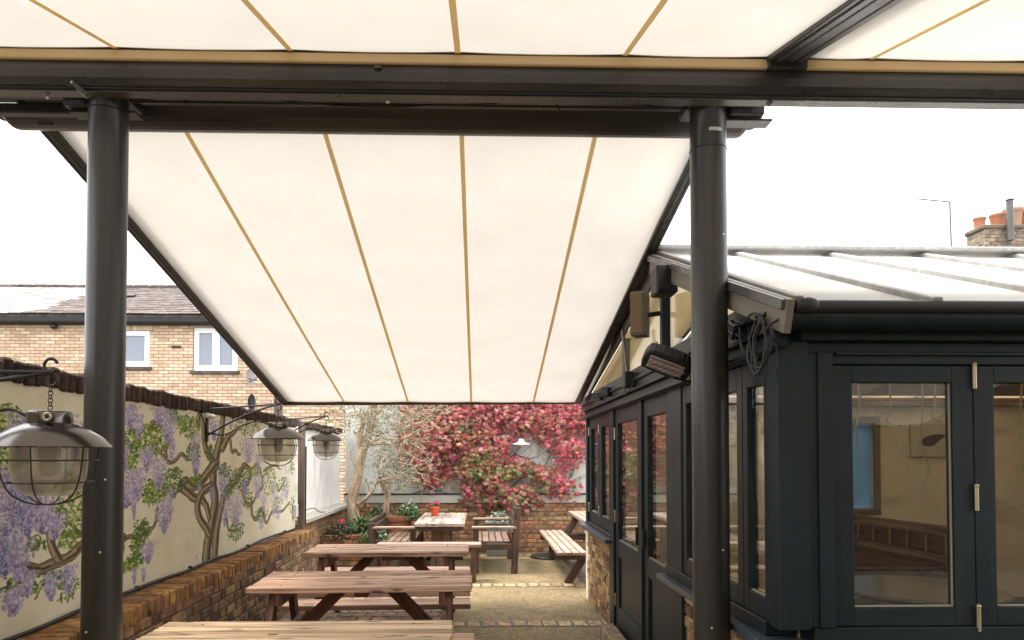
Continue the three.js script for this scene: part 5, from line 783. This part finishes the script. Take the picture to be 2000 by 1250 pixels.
// ================================================================ PLANTS
class Leaves {
  constructor() { this.p = []; this.n = []; this.c = []; }
  // a leaflet folded on its midrib: base, direction d, side s, normal n
  blade(b, d, s, n, len, w, col, fold = 0.25, droop = 0.12) {
    const t = b.clone().addScaledVector(d, len).addScaledVector(n, -droop * len), m = b.clone().addScaledVector(d, len * 0.5).addScaledVector(n, 0.02 * len), l = b.clone().addScaledVector(d, len * 0.48).addScaledVector(s, w).addScaledVector(n, fold * w), r = b.clone().addScaledVector(d, len * 0.48).addScaledVector(s, -w).addScaledVector(n, fold * w);
    for (const [a, q, e] of [[b, m, l], [m, t, l], [b, r, m], [m, r, t]]) { const N_ = q.clone().sub(a).cross(e.clone().sub(a)).normalize(); for (const v of [a, q, e]) { this.p.push(v.x, v.y, v.z); this.n.push(N_.x, N_.y, N_.z); this.c.push(col.r, col.g, col.b); } }
  }
  geo() { const g = new THREE.BufferGeometry(); g.setAttribute('position', new THREE.Float32BufferAttribute(this.p, 3)); g.setAttribute('normal', new THREE.Float32BufferAttribute(this.n, 3)); g.setAttribute('color', new THREE.Float32BufferAttribute(this.c, 3)); return g; }
}
const randDir = (r) => { const z = rr(-1, 1, r), a = r() * 6.283, q = Math.sqrt(1 - z * z); return V(q * Math.cos(a), z, q * Math.sin(a)); };
const gs = (x, y, cx, cy, sx, sy) => Math.exp(-(((x - cx) / sx) ** 2) - (((y - cy) / sy) ** 2));
{ // red creeper on the back wall
  const ZC = -12.27, root = onZ(975, 1000, ZC), t = thing('red_creeper', 'red and green creeper spread over the pale back wall', 'climbing plant', [root.x, 0, ZC]), o = t.position, r = rng(2024);
  const L = new Leaves();
  const dens = (x, y) => {
    let d = 0;
    d += 1.25 * gs(x, y, 960, 800, 170, 52) + 0.9 * gs(x, y, 870, 858, 80, 40) + 0.9 * gs(x, y, 940, 880, 75, 55) + 0.55 * gs(x, y, 1090, 830, 70, 34) + 0.8 * gs(x, y, 985, 965, 50, 38) + 0.7 * gs(x, y, 1005, 905, 50, 22) + 0.6 * gs(x, y, 930, 945, 40, 40);
    d += 0.46 * gs(x, y, 1105, 880, 46, 46) + 0.22 * gs(x, y, 1120, 930, 30, 40) + 0.3 * gs(x, y, 810, 860, 40, 40) + 0.4 * gs(x, y, 1060, 940, 45, 25) + 0.42 * gs(x, y, 840, 905, 50, 24) + 0.14 * gs(x, y, 1110, 945, 45, 25) + 0.3 * gs(x, y, 840, 940, 50, 14) + 1.1 * gs(x, y, 1080, 790, 90, 24) + 0.6 * gs(x, y, 820, 800, 40, 40) + 0.8 * gs(x, y, 1200, 800, 120, 30);
    d -= 1.2 * gs(x, y, 1018, 880, 36, 17) + 0.5 * gs(x, y, 1060, 895, 26, 12) + 0.5 * gs(x, y, 1130, 925, 34, 26) + 0.6 * gs(x, y, 1010, 940, 34, 12) + 0.4 * gs(x, y, 965, 855, 22, 10);
    const n = fbm(N, x / 400, y / 400, 9, 4); const q = Math.min(1, Math.max(0, (n - 0.3) / 0.36)); return d * (0.42 + 1.15 * q * q * (3 - 2 * q));
  };
  const green = (x, y) => 0.2 * gs(x, y, 960, 950, 110, 60) + 0.8 * gs(x, y, 975, 985, 46, 26) + 0.85 * gs(x, y, 930, 905, 42, 40) + 0.7 * gs(x, y, 1000, 920, 50, 20) + 0.75 * gs(x, y, 905, 830, 26, 10) + 0.6 * gs(x, y, 1060, 945, 32, 14) + 0.3 * gs(x, y, 1050, 870, 30, 20);
  const reds = [[0.36, 0.055, 0.06], [0.46, 0.1, 0.1], [0.25, 0.035, 0.04], [0.56, 0.21, 0.18], [0.4, 0.075, 0.085], [0.22, 0.04, 0.035], [0.58, 0.27, 0.23]], pinks = [[0.46, 0.075, 0.11], [0.55, 0.15, 0.17], [0.38, 0.06, 0.08]], browns = [[0.24, 0.11, 0.045], [0.3, 0.15, 0.065], [0.18, 0.085, 0.035], [0.36, 0.22, 0.11]], greens = [[0.13, 0.145, 0.04], [0.19, 0.2, 0.07], [0.085, 0.1, 0.03], [0.27, 0.26, 0.11]];
  let n = 0;
  for (let k = 0; k < 60000 && n < 8200; k++) {
    const px = rr(780, 1330, r), py = rr(745, 1015, r), d = dens(px, py); if (r() > d * 0.95 - 0.06) continue;
    const p = onZ(px, py, ZC).sub(o); if (p.x + o.x > 3.2) continue; n++;
    const thick = 0.05 + 0.24 * Math.min(1, Math.max(0, d)); p.z += 0.02 + thick * Math.pow(r(), 0.8); if (p.y > 1.05) p.y += rr(-0.02, 0.02, r);
    const g = green(px, py), u = r(); let col = u < g * 0.42 ? pick(greens, r) : u < g * 0.42 + 0.14 + 0.5 * g ? pick(browns, r) : px > 1060 && r() < 0.6 ? pick(pinks, r) : pick(reds, r); if (g > 0.75 && r() < 0.08) col = [0.2, 0.42, 0.1];
    const c = rgb(...col.map((v) => v * rr(0.75, 1.25, r))), nor = V(rr(-0.7, 0.7, r), rr(-0.1, 0.9, r), 1).normalize(), dn = V(rr(-0.8, 0.8, r), -1, rr(-0.1, 0.4, r)); dn.addScaledVector(nor, -dn.dot(nor)).normalize(); const sd = dn.clone().cross(nor);
    const S = rr(0.038, 0.095, r) * (px > 1080 && py > 880 ? 0.9 : 1);
    for (const a of [-66, -32, 0, 32, 66]) { const q = dn.clone().applyAxisAngle(nor, R(a + rr(-8, 8, r))), q2_ = q.clone().cross(nor); L.blade(p, q, q2_, nor, S * (1 - Math.abs(a) / 260), S * 0.17, c, 0.4, rr(0.05, 0.35, r)); }
  }
  const f = mesh('foliage', L.geo(), M.leaf, t); f.userData.kind = 'stuff';
  // stems fanning over the wall
  const R0 = onZ(975, 1010, ZC);
  const stem = (l, r0, r1) => { const P = l.map(([x, y], i) => { const q = onZ(x, y, ZC).sub(o); return [q.x, q.y, 0.02 + 0.01 * (i % 2), r0 + (r1 - r0) * i / (l.length - 1)]; }); mesh('stem', taper(P, 6, 5), M.vine, t); };
  { const q0 = onZ(972, 1000, ZC).sub(o); mesh('trunk', taper([[q0.x, 0, 0.12, 0.035], [q0.x + 0.02, 0.4, 0.1, 0.03], [q0.x - 0.02, 0.8, 0.09, 0.026], [q0.x, 1.02, 0.06, 0.02]], 8, 4), M.vine, t); }
  for (const l of [[[972, 995], [940, 950], [900, 930], [850, 940], [800, 935], [755, 945]], [[972, 990], [1010, 940], [1060, 920], [1100, 895], [1145, 860]], [[975, 985], [985, 930], [1010, 880], [1050, 850], [1100, 820], [1140, 800]], [[968, 985], [950, 920], [930, 860], [900, 820], [880, 795]], [[975, 980], [1040, 955], [1090, 950], [1145, 925]], [[900, 930], [860, 900], [830, 870], [810, 830]], [[850, 940], [820, 960], [780, 965], [745, 955]], [[1060, 920], [1080, 880], [1120, 850], [1146, 835]], [[1090, 950], [1115, 930], [1130, 890], [1146, 880]], [[985, 930], [1000, 890], [1040, 895], [1075, 875]], [[940, 950], [890, 965], [840, 955], [790, 950]], [[880, 795], [850, 780], [830, 760]], [[1100, 820], [1160, 800], [1240, 790], [1300, 800]]]) stem(l, 0.012, 0.004);
  const small = []; for (let i = 0; i < 110; i++) { const x = rr(740, 1146, r), y = rr(870, 968, r), a = rr(-2.9, -0.2, r), l = rr(10, 42, r); const P = [0, 0.35, 0.7, 1].map((k) => { const q = onZ(x + Math.cos(a + rr(-0.35, 0.35, r)) * l * k, y + Math.sin(a) * l * k, ZC).sub(o); return [q.x, q.y, 0.012, 0.0035]; }); small.push(taper(P, 4, 2)); }
  const tv = mesh('tendrils', mergeGeometries(small), M.vine, t); tv.userData.kind = 'stuff';
}
{ // raised brick bed in the corner
  const b = thing('raised_bed', 'raised brick planting bed in the corner by the white side wall', 'planter', [-1.92, 0, -11.2]); mesh('bed_core', cbox(0.72, 0.5, 1.84, 0.004), M.mortarDark, b, [0, 0.25, 0]); mesh('soil', cbox(0.66, 0.03, 1.76, 0.01), M.soil, b, [0, 0.512, 0]);
  lay(b, 'brick', courses(V(-2.28, 0, -10.28), X1, Z1, 0.72, 0.52, { set: BR.back, seed: 66, jit: 0.004 }).concat(courses(V(-1.56, 0, -10.28), V(0, 0, -1), X1, 1.84, 0.52, { set: BR.back, seed: 67, jit: 0.004 })), BR.back, 300, 0.006);
}
{ // olive tree
  const ZT = -11.1, t = thing('olive_tree', 'pale barked olive tree with sparse grey-green leaves in the brick bed', 'tree', [onZ(690, 1010, ZT).x, 0.51, ZT]), o = t.position, r = rng(303);
  const P = (l, z0 = 0, z1 = 0) => l.map(([x, y, rad], i) => { const q = onZ(x, y, ZT + z0 + (z1 - z0) * i / (l.length - 1)).sub(o); return [q.x, q.y, q.z, rad * 1.22]; });
  const base = [0, 0, 0, 0.09];
  const trunk = [P([[692, 1040, 0.085], [690, 1000, 0.075], [688, 975, 0.07], [696, 945, 0.06], [703, 905, 0.056], [710, 875, 0.054], [720, 848, 0.05], [728, 815, 0.045], [733, 785, 0.04], [742, 740, 0.03]]), P([[708, 880, 0.045], [703, 850, 0.04], [712, 820, 0.036], [722, 795, 0.03], [735, 750, 0.022]], 0, 0.1)];
  trunk.forEach((l, i) => mesh(i ? 'limb' : 'trunk', taper(l, 10, 5), M.bark, t));
  const limbs = [[[[716, 868, 0.03], [740, 866, 0.022], [768, 866, 0.018], [790, 855, 0.014], [820, 838, 0.008]], 0, 0.3], [[[725, 866, 0.018], [745, 855, 0.014], [775, 858, 0.01], [805, 850, 0.006]], 0, 0.4], [[[712, 820, 0.018], [702, 808, 0.012], [706, 798, 0.008]], 0, 0.1], [[[700, 985, 0.03], [718, 970, 0.024], [730, 955, 0.016], [738, 935, 0.01]], 0.05, 0.2], [[[704, 990, 0.022], [722, 960, 0.016], [716, 940, 0.01]], 0.05, 0.1], [[[730, 945, 0.014], [750, 936, 0.012], [775, 930, 0.009], [805, 918, 0.005]], 0.15, 0.4], [[[700, 920, 0.012], [690, 905, 0.008], [684, 890, 0.006], [690, 875, 0.004]], 0, 0.1], [[[728, 815, 0.014], [745, 800, 0.01], [760, 780, 0.007]], 0, 0.1], [[[733, 790, 0.02], [760, 760, 0.012], [800, 740, 0.006]], 0, 0.2], [[[722, 795, 0.016], [700, 770, 0.01], [670, 755, 0.006]], 0, -0.1]];
  for (const [l, a, b] of limbs) mesh('limb', taper(P(l, a, b), 7, 4), M.bark, t);
  // second, cut trunk in the same bed
  const L = new Leaves(), tw = [], cols = [[0.13, 0.15, 0.055], [0.19, 0.21, 0.085], [0.27, 0.28, 0.15], [0.09, 0.11, 0.04], [0.2, 0.21, 0.08]];
  const dens = (x, y) => 1.0 * gs(x, y, 770, 900, 45, 50) + 0.85 * gs(x, y, 690, 808, 40, 28) + 0.95 * gs(x, y, 780, 820, 60, 38) + 0.8 * gs(x, y, 750, 780, 90, 34) + 0.6 * gs(x, y, 800, 930, 30, 18) + 0.6 * gs(x, y, 735, 850, 20, 30) - 0.5 * gs(x, y, 650, 900, 30, 60);
  let n = 0; for (let k = 0; k < 30000 && n < 850; k++) {
    const x = rr(630, 880, r), y = rr(700, 960, r); if (r() > dens(x, y) * (0.3 + 1.2 * fbm(N2, x / 500, y / 500, 12, 3))) continue; n++;
    const c0 = onZ(x, y, ZT + rr(-0.35, 0.5, r)).sub(o), d = randDir(r); d.y = d.y * 0.6 - 0.05; d.x += 0.25; d.normalize(); const len = rr(0.08, 0.2, r), e = c0.clone().addScaledVector(d, len); tw.push(taper([[c0.x, c0.y, c0.z, 0.0028], [(c0.x + e.x) / 2, (c0.y + e.y) / 2 + 0.012, (c0.z + e.z) / 2, 0.0022], [e.x, e.y, e.z, 0.0012]], 4, 2));
    const m = Math.round(rr(6, 12, r)); for (let i = 0; i < m; i++) { const q = c0.clone().lerp(e, (i + 0.5) / m), dd = d.clone().addScaledVector(randDir(r), 0.95).normalize(), nn = randDir(r); nn.addScaledVector(dd, -nn.dot(dd)).normalize(); L.blade(q, dd, dd.clone().cross(nn), nn, rr(0.03, 0.062, r), rr(0.005, 0.009, r), rgb(...pick(cols, r).map((v) => v * rr(0.75, 1.3, r))), 0.2, 0.1); }
  }
  const fo = mesh('crown', L.geo(), M.leaf, t); fo.userData.kind = 'stuff'; const tg = mesh('twigs', mergeGeometries(tw), M.twig, t); tg.userData.kind = 'stuff';
  const inner = []; for (let i = 0; i < 170; i++) { const x = rr(650, 830, r), y = rr(770, 940, r); if (r() > dens(x, y) + 0.1) continue; const q = onZ(x, y, ZT + rr(-0.3, 0.4, r)).sub(o), d = randDir(r), l = rr(0.15, 0.4, r); d.y *= 0.6; inner.push(taper([[q.x, q.y, q.z, 0.005], [q.x + d.x * l * 0.5 + rr(-0.03, 0.03, r), q.y + d.y * l * 0.5 + rr(-0.03, 0.03, r), q.z + d.z * l * 0.5, 0.004], [q.x + d.x * l, q.y + d.y * l, q.z + d.z * l, 0.002]], 5, 3)); }
  mesh('small_branches', mergeGeometries(inner), M.twig, t).userData.kind = 'stuff';
}
function strapPlant(t, n, len, w, cols, r, spread = 1) { const L = new Leaves(); for (let i = 0; i < n; i++) { const a = r() * 6.283, lean = rr(0.3, 1.15, r) * spread, l = rr(0.6, 1, r) * len, d0 = V(Math.cos(a), 0, Math.sin(a)), s = V(-Math.sin(a), 0, Math.cos(a)), c = rgb(...pick(cols, r).map((v) => v * rr(0.75, 1.3, r))); let p = V(rr(-0.05, 0.05, r), 0, rr(-0.05, 0.05, r)), ang = 1.45 - lean * 0.4; for (let k = 0; k < 4; k++) { const dir = d0.clone().multiplyScalar(Math.cos(ang)).add(V(0, Math.sin(ang), 0)), q = p.clone().addScaledVector(dir, l / 4), nn = dir.clone().cross(s), w0 = w * (1 - k / 4.6), w1 = w * (1 - (k + 1) / 4.3); const quad = [p.clone().addScaledVector(s, w0), p.clone().addScaledVector(s, -w0), q.clone().addScaledVector(s, -w1), q.clone().addScaledVector(s, w1)]; for (const tr of [[0, 1, 2], [0, 2, 3]]) for (const i2 of tr) { const v = quad[i2]; L.p.push(v.x, v.y, v.z); L.n.push(nn.x, nn.y, nn.z); L.c.push(c.r, c.g, c.b); } p = q; ang -= lean * 0.55; } } const m = mesh('foliage', L.geo(), M.leaf, t); m.userData.kind = 'stuff'; return m; }
function leafMound(t, n, rx, ry, rz, size, cols, r, y0 = 0) { const L = new Leaves(); for (let i = 0; i < n; i++) { const d = randDir(r); d.y = Math.abs(d.y); const q = Math.pow(r(), 0.5), p = V(d.x * rx * q, y0 + d.y * ry * q, d.z * rz * q), nn = d.clone().addScaledVector(randDir(r), 0.6).normalize(), dd = randDir(r); dd.y -= 0.3; dd.addScaledVector(nn, -dd.dot(nn)).normalize(); L.blade(p, dd, dd.clone().cross(nn), nn, rr(0.6, 1.2, r) * size, size * 0.3, rgb(...pick(cols, r).map((v) => v * rr(0.7, 1.3, r))), 0.2, 0.25); } const m = mesh('foliage', L.geo(), M.leaf, t); m.userData.kind = 'stuff'; }
function flowerHead(t, p, size, col, r, n = 26) { const L = new Leaves(); for (let i = 0; i < n; i++) { const nn = randDir(r); nn.y = Math.abs(nn.y); const dd = randDir(r); dd.addScaledVector(nn, -dd.dot(nn)).normalize(); L.blade(nn.clone().multiplyScalar(size * 0.55), dd, dd.clone().cross(nn), nn, size * 0.7, size * 0.3, rgb(...col.map((v) => v * rr(0.8, 1.2, r))), 0.2, 0.1); } mesh('flower_head', L.geo(), M.petal, t, p); }
const GRN = [[0.06, 0.13, 0.03], [0.09, 0.18, 0.045], [0.045, 0.1, 0.025], [0.13, 0.22, 0.06]];
{
  const r = rng(500);
  const s = thing('strap_leaf_plant', 'bushy strap-leaved green plant in the brick bed', 'plant', [onZ(708, 1040, -10.6).x, 0.5, -10.6]); strapPlant(s, 190, 0.46, 0.012, GRN, r); leafMound(s, 260, 0.34, 0.2, 0.3, 0.06, GRN, r, 0.02);
  const s2 = thing('strap_leaf_plant', 'dark leafy plant with small white flowers spilling over the brick bed', 'plant', [onZ(730, 1050, -10.35).x, 0.42, -10.35]); leafMound(s2, 420, 0.27, 0.2, 0.2, 0.055, GRN, r); for (const [x, y, z] of [[0.06, 0.02, 0.17], [0.12, 0.08, 0.15], [0.16, 0.03, 0.14], [-0.02, 0.05, 0.19], [0.19, 0.1, 0.1]]) flowerHead(s2, [x, y, z], 0.028, [0.75, 0.75, 0.7], r, 12);
  const ge = thing('geranium', 'red geranium with dark foliage at the end of the brick bed', 'plant', [onZ(666, 1040, -10.35).x, 0.45, -10.4]); leafMound(ge, 420, 0.26, 0.28, 0.22, 0.055, [[0.05, 0.07, 0.03], [0.07, 0.1, 0.035], [0.04, 0.05, 0.025], [0.12, 0.1, 0.05]], r); flowerHead(ge, onZ(667, 1019, -10.2).sub(ge.position).toArray(), 0.05, [0.7, 0.04, 0.06], r, 40); flowerHead(ge, [0.12, 0.05, 0.2], 0.03, [0.6, 0.04, 0.08], r, 20);
  // terracotta planter
  const pp = onZ(774, 1010, -11.55), pt = thing('terracotta_planter', 'wide terracotta planter against the back wall holding a cut stump', 'planter', [pp.x, 0, -11.6]); mesh('pot_body', lathe([[0, 0], [0.19, 0], [0.2, 0.03], [0.24, 0.6], [0.27, 0.61], [0.275, 0.69], [0.26, 0.7], [0.24, 0.69], [0.23, 0.64], [0, 0.64]], 44), M.terracotta, pt); mesh('soil', new THREE.CylinderGeometry(0.232, 0.232, 0.02, 32), M.soil, pt, [0, 0.655, 0]);
  const stp = thing('tree_stump', 'pale cut olive trunk with thin shoots growing in the planter', 'tree', [onZ(754, 985, -11.6).x, 0.66, -11.6]); const so = stp.position, PP = (l) => l.map(([x, y, rad, dz = 0]) => { const q = onZ(x, y, -11.6 + dz).sub(so); return [q.x, q.y, q.z, rad]; }); mesh('trunk', taper([[0.0, 0, 0, 0.055], ...PP([[755, 985, 0.05], [757, 965, 0.05], [750, 948, 0.052], [746, 938, 0.05]])], 10, 4), M.bark, stp); for (const l of [[[748, 942, 0.02], [765, 936, 0.014, 0.1], [790, 925, 0.008, 0.2], [812, 915, 0.004, 0.3]], [[747, 940, 0.016], [752, 915, 0.01, 0.1], [770, 895, 0.006, 0.2]], [[746, 940, 0.014], [738, 915, 0.008, 0.1], [745, 890, 0.005, 0.15]]]) mesh('shoot', taper(PP(l), 7, 4), M.bark, stp);
  const fl = thing('white_flower_plant', 'leafy green plant with white flowers in the terracotta planter', 'plant', [onZ(797, 1000, -11.5).x, 0.66, -11.5]); leafMound(fl, 520, 0.24, 0.26, 0.22, 0.06, GRN, r); for (const [px, py] of [[800, 983], [803, 976], [787, 989], [812, 992], [795, 993]]) flowerHead(fl, onZ(px, py, -11.3).sub(fl.position).toArray(), 0.03, [0.78, 0.78, 0.76], r, 12);
  const ub = thing('ivy_clump', 'dark ivy clump on the ledge behind the planter', 'plant', [onZ(748, 990, -11.85).x, 0.66, -11.85]); leafMound(ub, 320, 0.26, 0.22, 0.12, 0.055, [[0.04, 0.08, 0.03], [0.06, 0.11, 0.035]], r);
  // red pot on the trestle table
  const rp0 = onY(850, 1006, 0.72), rp = thing('red_flower_pot', 'small red pot of magenta flowers on the trestle table', 'flower pot', [rp0.x, 0.7215, -11.05]); mesh('pot_body', lathe([[0, 0], [0.045, 0], [0.05, 0.01], [0.066, 0.11], [0.074, 0.112], [0.075, 0.14], [0.065, 0.14], [0.06, 0.12], [0, 0.12]], 32), M.redPot, rp); leafMound(rp, 70, 0.07, 0.07, 0.07, 0.04, GRN, r, 0.12); for (const [x, y, z] of [[0, 0.19, 0], [0.045, 0.21, 0.02], [-0.04, 0.17, 0.03], [0.06, 0.17, -0.02]]) flowerHead(rp, [x, y, z], 0.036, [0.62, 0.04, 0.16], r, 22);
  // grey planter behind the bench
  const gp = onZ(975, 1030, -11.85), gt = thing('grey_planter', 'square grey planter with a round boss behind the garden bench', 'planter', [gp.x, 0, -11.9]); mesh('box', cbox(0.42, 0.52, 0.3, 0.012), M.greyPot, gt, [0, 0.26, 0]); mesh('rim', cbox(0.47, 0.05, 0.35, 0.01), M.greyPot, gt, [0, 0.545, 0]); mesh('boss', new THREE.TorusGeometry(0.055, 0.014, 8, 28), M.greyPot, gt, [0, 0.42, 0.155]); mesh('boss_centre', new THREE.SphereGeometry(0.025, 12, 8), M.greyPot, gt, [0, 0.42, 0.15]);
  const gpl = thing('grey_leaf_plant', 'silvery leaved plant with a magenta flower in the grey planter', 'plant', [gp.x, 0.57, -11.85]); leafMound(gpl, 260, 0.24, 0.17, 0.16, 0.06, [[0.22, 0.27, 0.18], [0.3, 0.34, 0.25], [0.16, 0.21, 0.12]], r); flowerHead(gpl, onZ(994, 996, -11.7).sub(gpl.position).toArray(), 0.045, [0.6, 0.03, 0.12], r, 26);
}

{ const L = new Leaves(), r = rng(640); for (let i = 0; i < 170; i++) { const x = rr(-0.4, 1.15, r), z = -3 - Math.pow(r(), 0.6) * 9.1, nn = V(rr(-0.3, 0.3, r), 1, rr(-0.3, 0.3, r)).normalize(), dd = randDir(r); dd.addScaledVector(nn, -dd.dot(nn)).normalize(); L.blade(V(x, 0.014, z), dd, dd.clone().cross(nn), nn, rr(0.012, 0.045, r), rr(0.004, 0.012, r), rgb(...pick([[0.3, 0.18, 0.08], [0.4, 0.1, 0.08], [0.5, 0.4, 0.22], [0.2, 0.13, 0.07]], r)), 0.2, 0.05); }
  const f = mesh('fallen_leaves', L.geo(), M.leaf, scene); tag(f, 'scattered small dry leaves lying on the patio floor', null, null, 'stuff'); }

// ---------------------------------------------------------------- shadows on, draw
scene.traverse((o) => { if (o.isMesh) { o.castShadow = true; o.receiveShadow = true; } });
renderer.render(scene, camera);
